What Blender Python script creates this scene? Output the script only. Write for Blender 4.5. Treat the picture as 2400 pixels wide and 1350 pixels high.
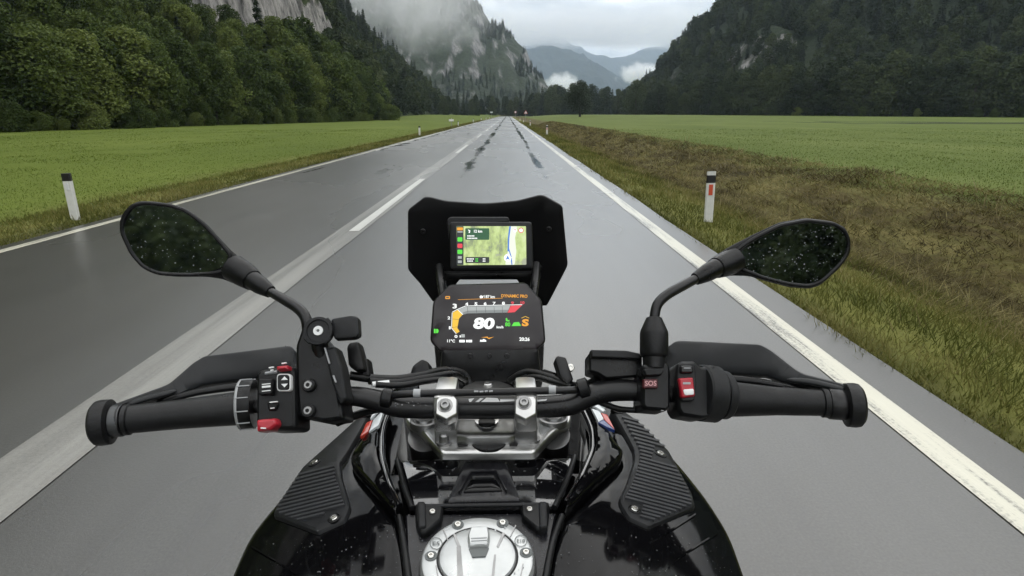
import bpy, bmesh, math, random
import numpy as np
from mathutils import Vector, Matrix
from mathutils.geometry import delaunay_2d_cdt

for o in list(bpy.data.objects):
    bpy.data.objects.remove(o)
SC = bpy.context.scene
COL = SC.collection
rng = np.random.default_rng(11)
random.seed(4)
R = math.radians

# ---------------------------------------------------------------- camera
F = 1400.0                      # focal length in pixels of the 2400 px wide photograph
CAM = Vector((0.0, 0.0, 1.344))
PITCH, YAW = math.atan(407.0 / F), R(-0.393)
cam_d = bpy.data.cameras.new('camera')
cam_d.lens, cam_d.sensor_width, cam_d.clip_start, cam_d.clip_end = 36.0 * F / 2400.0, 36.0, 0.02, 40000.0
cam = bpy.data.objects.new('camera', cam_d)
cam.location = CAM
cam.rotation_euler = (R(90) - PITCH, 0.0, YAW)
COL.objects.link(cam)
SC.camera = cam
CROT = cam.rotation_euler.to_matrix()
CR = np.array(CROT)

# ---------------------------------------------------------------- world: overcast sky over a clear-sky base
SUN_EL, SUN_AZ = R(52), R(28)     # azimuth measured from +Y towards +X
world = bpy.data.worlds.new('World')
SC.world = world
world.use_nodes = True
wn, wl = world.node_tree.nodes, world.node_tree.links
wn.clear()
w_out = wn.new('ShaderNodeOutputWorld')
w_bg = wn.new('ShaderNodeBackground'); w_bg.inputs['Strength'].default_value = 0.1
sky = wn.new('ShaderNodeTexSky'); sky.sky_type = 'NISHITA'; sky.sun_disc = False
sky.sun_elevation, sky.sun_rotation = SUN_EL, SUN_AZ
sky.air_density, sky.dust_density, sky.altitude = 1.0, 2.0, 700
tc = wn.new('ShaderNodeTexCoord')
sep = wn.new('ShaderNodeSeparateXYZ'); wl.new(tc.outputs['Generated'], sep.inputs[0])
def wmath(op, a, b=None, c=None):
    n = wn.new('ShaderNodeMath'); n.operation = op
    for i, v in enumerate((a, b, c)):
        if v is None: continue
        if isinstance(v, (int, float)): n.inputs[i].default_value = v
        else: wl.new(v, n.inputs[i])
    return n.outputs[0]
zc_ = wmath('MAXIMUM', sep.outputs['Z'], 0.0)
den = wmath('ADD', zc_, 0.16)
comb = wn.new('ShaderNodeCombineXYZ')
wl.new(wmath('DIVIDE', sep.outputs['X'], den), comb.inputs[0])
wl.new(wmath('DIVIDE', sep.outputs['Y'], den), comb.inputs[1])
def wnoise(scale, detail, rough, dist, loc):
    m = wn.new('ShaderNodeMapping'); m.inputs['Location'].default_value = loc
    wl.new(comb.outputs[0], m.inputs[0])
    n = wn.new('ShaderNodeTexNoise'); n.inputs['Scale'].default_value = scale
    n.inputs['Detail'].default_value = detail; n.inputs['Roughness'].default_value = rough
    n.inputs['Distortion'].default_value = dist
    wl.new(m.outputs[0], n.inputs['Vector'])
    return n.outputs[0]
n1 = wnoise(1.7, 6, 0.52, 0.25, (3.1, 1.9, 0)); n2 = wnoise(3.6, 7, 0.55, 0.3, (0.4, 7.3, 0))
cl = wmath('ADD', wmath('MULTIPLY', n1, 0.68), wmath('MULTIPLY', n2, 0.32))
ramp = wn.new('ShaderNodeValToRGB')
e = ramp.color_ramp.elements
e[0].position, e[0].color = 0.38, (4.0, 4.02, 4.0, 1)
e[1].position, e[1].color = 0.62, (15.5, 15.3, 14.8, 1)
m_ = ramp.color_ramp.elements.new(0.5); m_.color = (9.2, 9.15, 8.95, 1)
wl.new(cl, ramp.inputs[0])
# an overcast sky is brighter overhead than at the horizon
gain = wmath('ADD', wmath('MULTIPLY', zc_, 0.9), 0.85)
vm = wn.new('ShaderNodeVectorMath'); vm.operation = 'SCALE'
wl.new(ramp.outputs[0], vm.inputs[0]); wl.new(gain, vm.inputs['Scale'])
mixw = wn.new('ShaderNodeMix'); mixw.data_type = 'RGBA'; mixw.inputs['Factor'].default_value = 0.97
wl.new(sky.outputs[0], mixw.inputs['A']); wl.new(vm.outputs[0], mixw.inputs['B'])
wl.new(mixw.outputs['Result'], w_bg.inputs['Color']); wl.new(w_bg.outputs[0], w_out.inputs['Surface'])

# ---------------------------------------------------------------- sun, exposure, renderer
sun_d = bpy.data.lights.new('sun', 'SUN'); sun_d.energy, sun_d.angle = 0.7, R(75); sun_d.color = (1.0, 0.97, 0.92)
sun = bpy.data.objects.new('sun', sun_d)
sdir = Vector((math.sin(SUN_AZ) * math.cos(SUN_EL), math.cos(SUN_AZ) * math.cos(SUN_EL), math.sin(SUN_EL)))
sun.rotation_euler = sdir.to_track_quat('Z', 'Y').to_euler()
sun.location = (0, 0, 60)
COL.objects.link(sun)
vs = SC.view_settings
vs.view_transform, vs.look, vs.exposure, vs.gamma, vs.use_curve_mapping = 'Standard', 'None', 0.35, 1.0, False
cy = SC.cycles
cy.use_denoising = True
cy.max_bounces, cy.diffuse_bounces, cy.glossy_bounces, cy.transmission_bounces = 8, 3, 4, 4
cy.transparent_max_bounces, cy.volume_bounces = 8, 3
cy.use_adaptive_sampling, cy.adaptive_threshold = True, 0.018
cy.volume_step_rate, cy.volume_max_steps = 1.0, 256
cy.caustics_reflective = cy.caustics_refractive = False
cy.sample_clamp_indirect = 4.0

# ---------------------------------------------------------------- pixels of the photograph <-> points of the place
def ray(px, py):
    """world direction through a pixel, scaled so that 1 is one metre of depth along the lens axis"""
    v = CR @ np.array(((px - 1200.0) / F, -(py - 675.0) / F, -1.0))
    return v
CAMN = np.array(CAM)
def PT(px, py, d):
    return CAMN + ray(px, py) * d
def project(P):
    q = (np.asarray(P, float) - CAMN) @ CR
    return 1200 + F * q[..., 0] / -q[..., 2], 675 - F * q[..., 1] / -q[..., 2], -q[..., 2]

# ---------------------------------------------------------------- materials
MATS = {}
def nodes_of(name):
    m = bpy.data.materials.new(name); m.use_nodes = True
    nt = m.node_tree
    b = nt.nodes.get('Principled BSDF')
    MATS[name] = m
    return m, nt, b
def N(nt, kind, **kw):
    n = nt.nodes.new(kind)
    for k, v in kw.items():
        if k in n.inputs: n.inputs[k].default_value = v
        else: setattr(n, k, v)
    return n
def noise_tex(nt, scale, detail=4, rough=0.55, stretch=None, coord='Object', dist=0.0):
    t = nt.nodes.new('ShaderNodeTexCoord')
    src = t.outputs[coord]
    if coord == 'Object' or stretch:
        mp = nt.nodes.new('ShaderNodeMapping')
        if stretch: mp.inputs['Scale'].default_value = stretch
        nt.links.new(src, mp.inputs[0]); src = mp.outputs[0]
    n = N(nt, 'ShaderNodeTexNoise', Scale=scale, Detail=detail, Roughness=rough, Distortion=dist)
    nt.links.new(src, n.inputs['Vector'])
    return n.outputs[0]
def world_noise(nt, scale, detail=4, rough=0.55, stretch=(1, 1, 1), dist=0.0):
    g = nt.nodes.new('ShaderNodeNewGeometry')
    mp = nt.nodes.new('ShaderNodeMapping'); mp.inputs['Scale'].default_value = stretch
    nt.links.new(g.outputs['Position'], mp.inputs[0])
    n = N(nt, 'ShaderNodeTexNoise', Scale=scale, Detail=detail, Roughness=rough, Distortion=dist)
    nt.links.new(mp.outputs[0], n.inputs['Vector'])
    return n.outputs[0]
def ramp_of(nt, src, stops):
    r = nt.nodes.new('ShaderNodeValToRGB')
    el = r.color_ramp.elements
    while len(el) < len(stops): el.new(0.5)
    for x, (p, c) in zip(el, stops):
        x.position = p
        x.color = (c, c, c, 1) if isinstance(c, (int, float)) else (*c, 1)
    nt.links.new(src, r.inputs[0])
    return r.outputs[0]
def mixc(nt, fac, a, b, blend='MIX'):
    m = nt.nodes.new('ShaderNodeMix'); m.data_type = 'RGBA'; m.blend_type = blend
    for key, v in (('Factor', fac), ('A', a), ('B', b)):
        if isinstance(v, (int, float)): m.inputs[key].default_value = v
        elif isinstance(v, tuple): m.inputs[key].default_value = (*v, 1)
        else: nt.links.new(v, m.inputs[key])
    return m.outputs['Result']
def mth(nt, op, a, b=None, c=None, clamp=False):
    n = nt.nodes.new('ShaderNodeMath'); n.operation = op; n.use_clamp = clamp
    for i, v in enumerate((a, b, c)):
        if v is None: continue
        if isinstance(v, (int, float)): n.inputs[i].default_value = v
        else: nt.links.new(v, n.inputs[i])
    return n.outputs[0]
def smoothstep_node(nt, v, lo, hi):
    m = nt.nodes.new('ShaderNodeMapRange'); m.interpolation_type = 'SMOOTHSTEP'
    m.inputs['From Min'].default_value, m.inputs['From Max'].default_value = lo, hi
    nt.links.new(v, m.inputs['Value'])
    return m.outputs['Result']
def bump(nt, b, h, strength, dist):
    n = N(nt, 'ShaderNodeBump', Strength=strength, Distance=dist)
    nt.links.new(h, n.inputs['Height']); nt.links.new(n.outputs[0], b.inputs['Normal'])
def simple(name, col, rough=0.5, metal=0.0, spec=0.5, var=0.0, nscale=60.0, bmp=0.0, bdist=0.0005, coat=0.0, rvar=0.0, ior=None):
    m, nt, b = nodes_of(name)
    b.inputs['Roughness'].default_value = rough
    b.inputs['Metallic'].default_value = metal
    b.inputs['Specular IOR Level'].default_value = spec
    b.inputs['Coat Weight'].default_value = coat
    b.inputs['Coat Roughness'].default_value = 0.03
    if ior: b.inputs['IOR'].default_value = ior
    nz = noise_tex(nt, nscale, 5, 0.6)
    if var > 0:
        lo = tuple(c * (1 - var) for c in col); hi = tuple(min(1, c * (1 + var)) for c in col)
        nt.links.new(ramp_of(nt, nz, ((0.3, lo), (0.7, hi))), b.inputs['Base Color'])
    else:
        b.inputs['Base Color'].default_value = (*col, 1)
    if rvar > 0:
        nr = noise_tex(nt, nscale * 0.3, 4, 0.6)
        nt.links.new(ramp_of(nt, nr, ((0.3, max(0, rough - rvar)), (0.7, min(1, rough + rvar)))), b.inputs['Roughness'])
    if bmp > 0: bump(nt, b, noise_tex(nt, nscale * 6, 3, 0.6), bmp, bdist)
    return m
def emitter(name, col, strength=1.0):
    m, nt, b = nodes_of(name)
    b.inputs['Base Color'].default_value = (0.01, 0.01, 0.01, 1)
    b.inputs['Emission Color'].default_value = (*col, 1)
    b.inputs['Emission Strength'].default_value = strength
    b.inputs['Roughness'].default_value = 0.25
    return m

# ---------------------------------------------------------------- scene graph helpers
ORIGIN = {}      # thing -> world position of its base
def tag(o, label=None, cat=None, group=None, kind=None):
    if label: o['label'] = label
    if cat: o['category'] = cat
    if group: o['group'] = group
    if kind: o['kind'] = kind
    return o
def empty(name, loc, label=None, cat=None, group=None):
    o = bpy.data.objects.new(name, None); o.empty_display_size = 0.1
    o.location = loc; COL.objects.link(o)
    ORIGIN[o] = np.array(loc, float)
    return tag(o, label, cat, group)
def link_mesh(name, me, mat, parent=None, loc=None):
    o = bpy.data.objects.new(name, me)
    if mat is not None and len(me.materials) == 0: me.materials.append(mat)
    COL.objects.link(o)
    if parent is not None:
        o.parent = parent
        ORIGIN[o] = ORIGIN[parent]
    else:
        ORIGIN[o] = np.zeros(3)
        if loc is not None: o.location = loc
    return o
def mesh_from(verts, faces, smooth=None):
    me = bpy.data.meshes.new('mesh')
    me.from_pydata([tuple(v) for v in verts], [], [tuple(f) for f in faces])
    me.update()
    if smooth is not None:
        me.polygons.foreach_set('use_smooth', [True] * len(me.polygons))
        me.set_sharp_from_angle(angle=R(smooth))
    return me
def mk(name, verts, faces, mat, parent=None, smooth=35):
    """verts are world positions; a child is stored relative to the base of its thing"""
    v = np.asarray(verts, float)
    if parent is not None: v = v - ORIGIN[parent]
    return link_mesh(name, mesh_from(v, faces, smooth), mat, parent)
def big_mesh(name, verts, tris, mat, attrs=None, smooth=False):
    """fast builder for (n,3) vertices and (m,k) equal-sized faces"""
    v = np.ascontiguousarray(verts, np.float32); t = np.ascontiguousarray(tris, np.int32)
    k = t.shape[1]
    me = bpy.data.meshes.new(name)
    me.vertices.add(len(v)); me.vertices.foreach_set('co', v.ravel())
    me.loops.add(t.size); me.loops.foreach_set('vertex_index', t.ravel())
    me.polygons.add(len(t)); me.polygons.foreach_set('loop_start', np.arange(len(t), dtype=np.int32) * k)
    me.update(calc_edges=True)
    me.polygons.foreach_set('use_smooth', np.full(len(t), bool(smooth)))
    for an, av in (attrs or {}).items():
        a = me.attributes.new(an, 'FLOAT', 'POINT'); a.data.foreach_set('value', np.ascontiguousarray(av, np.float32))
    if mat is not None: me.materials.append(mat)
    me.validate()
    return me
def grid_faces(nu, nv):
    i = np.arange(nu - 1)[:, None] * nv + np.arange(nv - 1)[None, :]
    i = i.ravel()
    return np.stack((i, i + nv, i + nv + 1, i + 1), 1)

# ---------------------------------------------------------------- numpy value noise
_perm = rng.random((256, 256))
def vnoise(x, y):
    xi, yi = np.floor(x).astype(int), np.floor(y).astype(int)
    fx, fy = x - xi, y - yi
    fx, fy = fx * fx * (3 - 2 * fx), fy * fy * (3 - 2 * fy)
    a = _perm[xi & 255, yi & 255]; b = _perm[(xi + 1) & 255, yi & 255]
    c = _perm[xi & 255, (yi + 1) & 255]; d = _perm[(xi + 1) & 255, (yi + 1) & 255]
    return (a * (1 - fx) + b * fx) * (1 - fy) + (c * (1 - fx) + d * fx) * fy
def fbm(x, y, octv=4, gain=0.5):
    s, a, t = 0, 1.0, 0
    for k in range(octv):
        s = s + a * (vnoise(x * 2 ** k + 17.3 * k, y * 2 ** k + 9.1 * k) - 0.5); t += a; a *= gain
    return s / t * 2
def sstep(x, a, b):
    t = np.clip((x - a) / (b - a), 0, 1)
    return t * t * (3 - 2 * t)

# ================================================================= THE SETTING
def shift(Y):                                     # the road bends away to the right at its far end
    return np.maximum(np.asarray(Y, float) - 380, 0) ** 2 / 500.0
PX = [-30, -14, -9, -7.2, -6.2, -5.6, -5.35, 2.08, 2.2, 2.9, 4.0, 5.3, 6.2, 7.6, 9.2, 11, 30]
PZ = [0.0, -0.02, -0.10, -0.09, -0.04, -0.02, -0.05, -0.05, -0.02, -0.06, -0.30, -0.72, -0.78, -0.30, -0.03, 0.0, 0.0]
def G(X, Y):
    X, Y = np.asarray(X, float), np.asarray(Y, float)
    xs = X - shift(Y)
    z = np.interp(xs, PX, PZ)
    off = sstep(np.abs(xs + 1.6), 4.2, 6.5)
    z = z + off * 0.05 * fbm(X / 2.3, Y / 2.9, 3)
    z = z + 1.15 * sstep(Y, 110, 320) * sstep(np.abs(xs), 9, 34)
    return z

# ---- ground
def make_ground_material():
    m, nt, b = nodes_of('meadow_ground')
    g = nt.nodes.new('ShaderNodeNewGeometry'); s = nt.nodes.new('ShaderNodeSeparateXYZ')
    nt.links.new(g.outputs['Position'], s.inputs[0])
    wob = world_noise(nt, 0.35, 5, 0.6)
    x = mth(nt, 'ADD', s.outputs['X'], mth(nt, 'MULTIPLY', mth(nt, 'SUBTRACT', wob, 0.5), 2.6))
    fine = world_noise(nt, 5.0, 6, 0.65); mid = world_noise(nt, 0.12, 5, 0.6, (1, 0.45, 1)); patch = world_noise(nt, 0.9, 6, 0.68, (1.6, 0.6, 1), 0.5)
    left = ramp_of(nt, mid, ((0.3, (0.074, 0.104, 0.015)), (0.5, (0.092, 0.124, 0.019)), (0.7, (0.116, 0.148, 0.027))))
    right = ramp_of(nt, mid, ((0.3, (0.078, 0.108, 0.023)), (0.5, (0.098, 0.128, 0.030)), (0.7, (0.124, 0.152, 0.042))))
    brown = ramp_of(nt, patch, ((0.36, (0.040, 0.034, 0.013)), (0.46, (0.082, 0.066, 0.026)), (0.54, (0.098, 0.090, 0.030)), (0.64, (0.160, 0.138, 0.052))))
    verge = ramp_of(nt, patch, ((0.3, (0.085, 0.092, 0.022)), (0.6, (0.14, 0.142, 0.038)), (0.8, (0.19, 0.18, 0.062))))
    soil = ramp_of(nt, fine, ((0.3, (0.03, 0.028, 0.014)), (0.7, (0.075, 0.075, 0.028))))
    c = mixc(nt, smoothstep_node(nt, x, -8.2, -6.2), left, verge)
    c = mixc(nt, smoothstep_node(nt, s.outputs['X'], -6.1, -5.5), c, soil)
    c = mixc(nt, smoothstep_node(nt, s.outputs['X'], 2.0, 2.5), c, verge)
    c = mixc(nt, smoothstep_node(nt, x, 3.9, 5.2), c, brown)
    c = mixc(nt, smoothstep_node(nt, x, 7.6, 9.4), c, right)
    c = mixc(nt, 0.3, c, mixc(nt, 1.0, c, ramp_of(nt, fine, ((0.3, 0.55), (0.7, 1.3))), 'MULTIPLY'))
    nt.links.new(c, b.inputs['Base Color'])
    b.inputs['Roughness'].default_value = 0.9; b.inputs['Specular IOR Level'].default_value = 0.1
    bump(nt, b, fine, 0.6, 0.05)
    return m
xs_ = np.concatenate(([-9000, -4000, -1800, -800, -400, -200, -130], np.linspace(-100, -12, 26), np.linspace(-11.2, -5.5, 16), [-5.35, -5.0, -3, -1, 0.5, 1.6],
                      np.linspace(2.08, 12, 46), np.linspace(12.6, 60, 28), np.linspace(65, 200, 14), [260, 400, 800, 1800, 4000, 9000]))
ys_ = np.concatenate(([-2500, -1000, -500, -250, -150, -100, -70, -45], np.linspace(-30, 60, 160), np.linspace(61.5, 200, 70), np.linspace(205, 620, 60), [700, 850, 1100, 1600, 2600, 4500, 8000, 14000]))
YY, XX = np.meshgrid(ys_, xs_, indexing='ij')
gv = np.stack((XX, YY, G(XX, YY)), -1).reshape(-1, 3)
gm = big_mesh('ground', gv, grid_faces(len(ys_), len(xs_))[:, ::-1], make_ground_material(), smooth=True)
tag(link_mesh('ground', gm, None), kind='structure')

# ---- road
def asphalt_nodes(m, nt, b, paint=None):
    g = nt.nodes.new('ShaderNodeNewGeometry'); s = nt.nodes.new('ShaderNodeSeparateXYZ')
    nt.links.new(g.outputs['Position'], s.inputs[0]); x = s.outputs['X']
    agg = world_noise(nt, 95, 4, 0.7); streak = world_noise(nt, 1.0, 5, 0.6, (3.2, 0.10, 1)); drift = world_noise(nt, 0.16, 4, 0.55, (1.6, 0.5, 1))
    ragged = world_noise(nt, 1.0, 7, 0.75, (2.6, 0.55, 1), 0.8)
    broken = smoothstep_node(nt, world_noise(nt, 1.0, 4, 0.65, (0.5, 0.16, 1)), 0.42, 0.60)
    blotch = smoothstep_node(nt, world_noise(nt, 1.0, 6, 0.68, (0.55, 0.22, 1), 0.6), 0.53, 0.66)
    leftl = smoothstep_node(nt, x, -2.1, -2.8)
    wander = mth(nt, 'MULTIPLY', mth(nt, 'SUBTRACT', world_noise(nt, 0.07, 2, 0.5, (0.2, 1, 1)), 0.5), 0.5)
    xw = mth(nt, 'ADD', x, wander)
    rut = None
    for c0, w0, a0 in ((0.86, 0.17, 1.0), (-1.05, 0.26, 0.95), (-4.9, 0.25, 0.7)):
        q = mth(nt, 'DIVIDE', mth(nt, 'SUBTRACT', xw, c0), w0)
        gss = mth(nt, 'MULTIPLY', mth(nt, 'POWER', 2.718, mth(nt, 'MULTIPLY', mth(nt, 'MULTIPLY', q, q), -1.0)), a0)
        rut = gss if rut is None else mth(nt, 'ADD', rut, gss)
    wet = mth(nt, 'MULTIPLY', rut, mth(nt, 'ADD', mth(nt, 'MULTIPLY', streak, 0.7), mth(nt, 'MULTIPLY', ragged, 0.95)))
    wet = mth(nt, 'MULTIPLY', wet, mth(nt, 'ADD', 0.74, mth(nt, 'MULTIPLY', broken, 0.42)))
    wet = mth(nt, 'ADD', wet, mth(nt, 'MULTIPLY', mth(nt, 'MULTIPLY', blotch, leftl), 0.62))
    wet = mth(nt, 'MULTIPLY', wet, smoothstep_node(nt, s.outputs['Y'], 4.0, 17.0))
    water = smoothstep_node(nt, wet, 0.46, 0.80)
    base = ramp_of(nt, agg, ((0.3, (0.042, 0.042, 0.040)), (0.5, (0.062, 0.062, 0.059)), (0.75, (0.095, 0.094, 0.088))))
    base = mixc(nt, 0.55, base, mixc(nt, 1.0, base, ramp_of(nt, streak, ((0.3, 0.6), (0.7, 1.35))), 'MULTIPLY'))
    base = mixc(nt, 0.5, base, mixc(nt, 1.0, base, ramp_of(nt, drift, ((0.3, 0.7), (0.7, 1.3))), 'MULTIPLY'))
    base = mixc(nt, 1.0, base, mixc(nt, leftl, (0.62, 0.61, 0.575), (0.50, 0.47, 0.42)), 'MULTIPLY')  # left lane darker: surface tone, plus the dark hillside's reflection painted into the colour
    base = mixc(nt, mth(nt, 'MULTIPLY', water, 0.55), base, (0.026, 0.027, 0.028))
    rough = mth(nt, 'ADD', 0.15, mth(nt, 'MULTIPLY', drift, 0.24))
    r = nt.nodes.new('ShaderNodeMix'); r.data_type = 'FLOAT'
    nt.links.new(water, r.inputs['Factor']); nt.links.new(rough, r.inputs['A']); r.inputs['B'].default_value = 0.05
    nt.links.new(r.outputs['Result'], b.inputs['Roughness'])
    b.inputs['Specular IOR Level'].default_value = 0.8
    nt.links.new(mth(nt, 'MULTIPLY', mth(nt, 'SUBTRACT', 1.0, water), 0.55), b.inputs['Coat Weight']); b.inputs['Coat Roughness'].default_value = 0.30
    if paint:
        col, lo, hi, st = paint
        wear = world_noise(nt, 1.0, 7, 0.72, st)
        scr = world_noise(nt, 60, 3, 0.7)
        k = smoothstep_node(nt, mth(nt, 'ADD', mth(nt, 'MULTIPLY', wear, 0.75), mth(nt, 'MULTIPLY', scr, 0.25)), lo, hi)
        tone = mixc(nt, 1.0, col, ramp_of(nt, wear, ((0.2, 0.75), (0.7, 1.1))), 'MULTIPLY')
        base = mixc(nt, k, base, tone)
    nt.links.new(base, b.inputs['Base Color'])
    hgt = mth(nt, 'MULTIPLY', agg, mth(nt, 'SUBTRACT', 1.0, mth(nt, 'MULTIPLY', water, 0.9)))
    bump(nt, b, hgt, 0.22, 0.004)
    return m
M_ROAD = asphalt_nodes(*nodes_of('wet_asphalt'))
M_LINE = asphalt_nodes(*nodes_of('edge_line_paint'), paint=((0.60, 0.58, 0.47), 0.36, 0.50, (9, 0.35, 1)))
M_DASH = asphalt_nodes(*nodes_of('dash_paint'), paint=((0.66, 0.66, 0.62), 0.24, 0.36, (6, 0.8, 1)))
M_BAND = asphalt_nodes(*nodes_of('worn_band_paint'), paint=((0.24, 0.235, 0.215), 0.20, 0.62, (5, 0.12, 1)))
ry = np.concatenate((np.linspace(-60, 380, 221), np.linspace(384, 640, 65)))
rx = np.array([-5.38, -5.38, -4.4, -3.4, -1.8, 0, 1.2, 1.9, 2.12, 2.12])
rv = []
for Y in ry:
    jl, jr = 0.05 * fbm(np.array(Y * 0.9), np.array(3.3), 3), 0.05 * fbm(np.array(Y * 0.9), np.array(8.3), 3)
    for i, x in enumerate(rx):
        d = jl if i < 2 else jr if i > 7 else 0
        rv.append((x + d + float(shift(Y)), Y, -0.09 if i in (0, 9) else 0.0))
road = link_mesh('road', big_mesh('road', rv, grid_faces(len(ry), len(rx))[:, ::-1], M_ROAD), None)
tag(road, kind='structure')
def strip(name, x0, x1, y0, y1, z, mat, wob=0.0, seed=1.0):
    n = max(2, int((y1 - y0) / 1.5) + 1)
    v = []
    for Y in np.linspace(y0, y1, n):
        a = wob * float(fbm(np.array(Y * 1.7), np.array(seed), 3)); c = wob * float(fbm(np.array(Y * 1.7), np.array(seed + 5), 3))
        s = float(shift(Y))
        v += [(x0 + a + s, Y, z), (x1 + c + s, Y, z)]
    f = [(2 * i, 2 * i + 1, 2 * i + 3, 2 * i + 2) for i in range(n - 1)]
    return mk(name, v, f, mat, road, None)
strip('worn_centre_band', -2.06, -1.74, -40, 380, 0.004, M_BAND, 0.03, 2.2)
strip('edge_line', 1.715, 1.865, -40, 460, 0.004, M_LINE, 0.01, 4.2)
strip('edge_line', -5.235, -5.11, -40, 460, 0.004, M_LINE, 0.01, 6.2)
for k in range(24):
    y0 = 7.05 - 30 + 15 * k
    strip('lane_dash', -1.90, -1.78, y0, y0 + 6, 0.008, M_DASH, 0.004, k)

# ---- mountains
LB_Y = [-500, -100, 0, 40, 75, 95, 118, 140, 160, 220, 320, 420, 470, 540, 640, 900]
LB_X = [-70, -50, -45, -42, -38, -36, -33, -29, -31, -35, -38, -38, -48, -85, -160, -350]
def left_base(Y): return np.interp(Y, LB_Y, LB_X)
def cliff_mask(Y): return sstep(Y, 96, 112) * (1 - sstep(Y, 190, 225))
def H_left(X, Y):
    s = left_base(Y) - X
    h = 0.82 * np.maximum(s, 0) * sstep(s, 0, 10) + 0.12 * np.maximum(s - 40, 0)
    h = h + 15 * sstep(s, 17, 22) * cliff_mask(Y)
    n = fbm(X / 26, Y / 30, 4) * 7 * sstep(s, 6, 40)
    rib = (np.abs(fbm(Y / 6.5, h / 16, 4)) * 7 + np.abs(fbm(Y / 2.2, h / 5, 3)) * 2.2) * sstep(s, 15, 19) * (1 - sstep(s, 24, 32)) * cliff_mask(Y)
    return np.maximum(h + n - rib, -2) - 1.5 * (s < 0)
RS = [-30, -12, 0, 16, 26, 40, 55, 83, 150, 300, 600]
RH = [-4, 0, 6, 16, 27, 47, 64, 84, 140, 230, 330]
def right_base(X): return np.interp(X, [60, 100, 160, 240, 400, 700], [330, 285, 235, 195, 120, -150])
def H_right(X, Y):
    k = np.minimum(1.0, 500.0 / np.maximum(Y, 1))
    s = X * k - 90
    d = Y - right_base(X)
    h = np.interp(s, RS, RH) * np.clip(d / 240, 0, 1) ** 0.9
    h = h + 13 * np.exp(-((X - 150) / 11.0) ** 2) * sstep(Y + 6 * fbm(X / 4, Y / 60, 4), 346, 354) * (1 - sstep(Y, 362, 410))
    return h + fbm(X / 30, Y / 30, 4) * 8 * sstep(d, 10, 90) * sstep(h, 5, 30)
FS = [-40, -6, 12, 40, 59, 98, 130, 250, 500, 900]
FH = [-10, 0, 34, 82, 108, 150, 182, 300, 430, 520]
def H_far(X, Y):
    k = np.minimum(1.0, 1100.0 / np.maximum(Y, 1))
    s = 90 - X * k
    r = np.clip((Y - 800) / 300, 0, 1)
    h = np.interp(s, FS, FH)
    w = r ** 0.8
    h = h * w
    cl = np.abs(fbm(X / 34, h / 90, 4)) * 30 + np.abs(fbm(X / 11, h / 40, 3)) * 9
    return h + fbm(X / 60, Y / 60, 4) * 16 * sstep(h, 10, 60) - cl * sstep(h, 15, 60)

def mountain_material(name, green, rock_lo, rock_hi, slope_lo, slope_hi, scale):
    m, nt, b = nodes_of(name)
    g = nt.nodes.new('ShaderNodeNewGeometry'); s = nt.nodes.new('ShaderNodeSeparateXYZ')
    nt.links.new(g.outputs['Normal'], s.inputs[0])
    big = world_noise(nt, scale, 6, 0.65); st = world_noise(nt, scale * 3, 7, 0.72, (1, 1, 0.28), 0.6); fn = world_noise(nt, scale * 9, 5, 0.7)
    k = smoothstep_node(nt, mth(nt, 'ADD', mth(nt, 'SUBTRACT', 1.0, s.outputs['Z']), mth(nt, 'MULTIPLY', mth(nt, 'SUBTRACT', big, 0.5), 1.1)), slope_lo, slope_hi)
    rock = ramp_of(nt, st, ((0.36, rock_lo), (0.47, tuple(0.6 * a + 0.4 * c for a, c in zip(rock_lo, rock_hi))), (0.62, rock_hi)))
    gr = mixc(nt, 1.0, green, ramp_of(nt, fn, ((0.25, 0.4), (0.75, 1.6))), 'MULTIPLY')
    nt.links.new(mixc(nt, k, gr, rock), b.inputs['Base Color'])
    b.inputs['Roughness'].default_value = 0.9; b.inputs['Specular IOR Level'].default_value = 0.15
    bump(nt, b, mth(nt, 'ADD', st, fn), 0.9, 0.06 / scale)
    return m
def height_grid(name, xs, ys, fn, mat):
    YY, XX = np.meshgrid(ys, xs, indexing='ij')
    v = np.stack((XX, YY, fn(XX, YY)), -1).reshape(-1, 3)
    return tag(link_mesh(name, big_mesh(name, v, grid_faces(len(ys), len(xs))[:, ::-1], mat, smooth=True), None), kind='structure')
M_HILL_L = mountain_material('wooded_slope_ground', (0.035, 0.048, 0.016), (0.035, 0.035, 0.034), (0.40, 0.38, 0.36), 0.36, 0.55, 0.16)
M_HILL_R = mountain_material('right_slope_ground', (0.022, 0.032, 0.016), (0.07, 0.07, 0.07), (0.32, 0.31, 0.30), 0.42, 0.60, 0.06)
M_CLIFF = mountain_material('cliff_mountain_rock', (0.035, 0.046, 0.028), (0.05, 0.05, 0.05), (0.31, 0.305, 0.30), 0.24, 0.54, 0.03)
M_FAR = mountain_material('far_ridge_hazed_forest', (0.022, 0.034, 0.036), (0.05, 0.055, 0.05), (0.30, 0.30, 0.29), 0.75, 1.0, 0.004)  # forest green shifted to blue: distance haze put into the colour too
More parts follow.
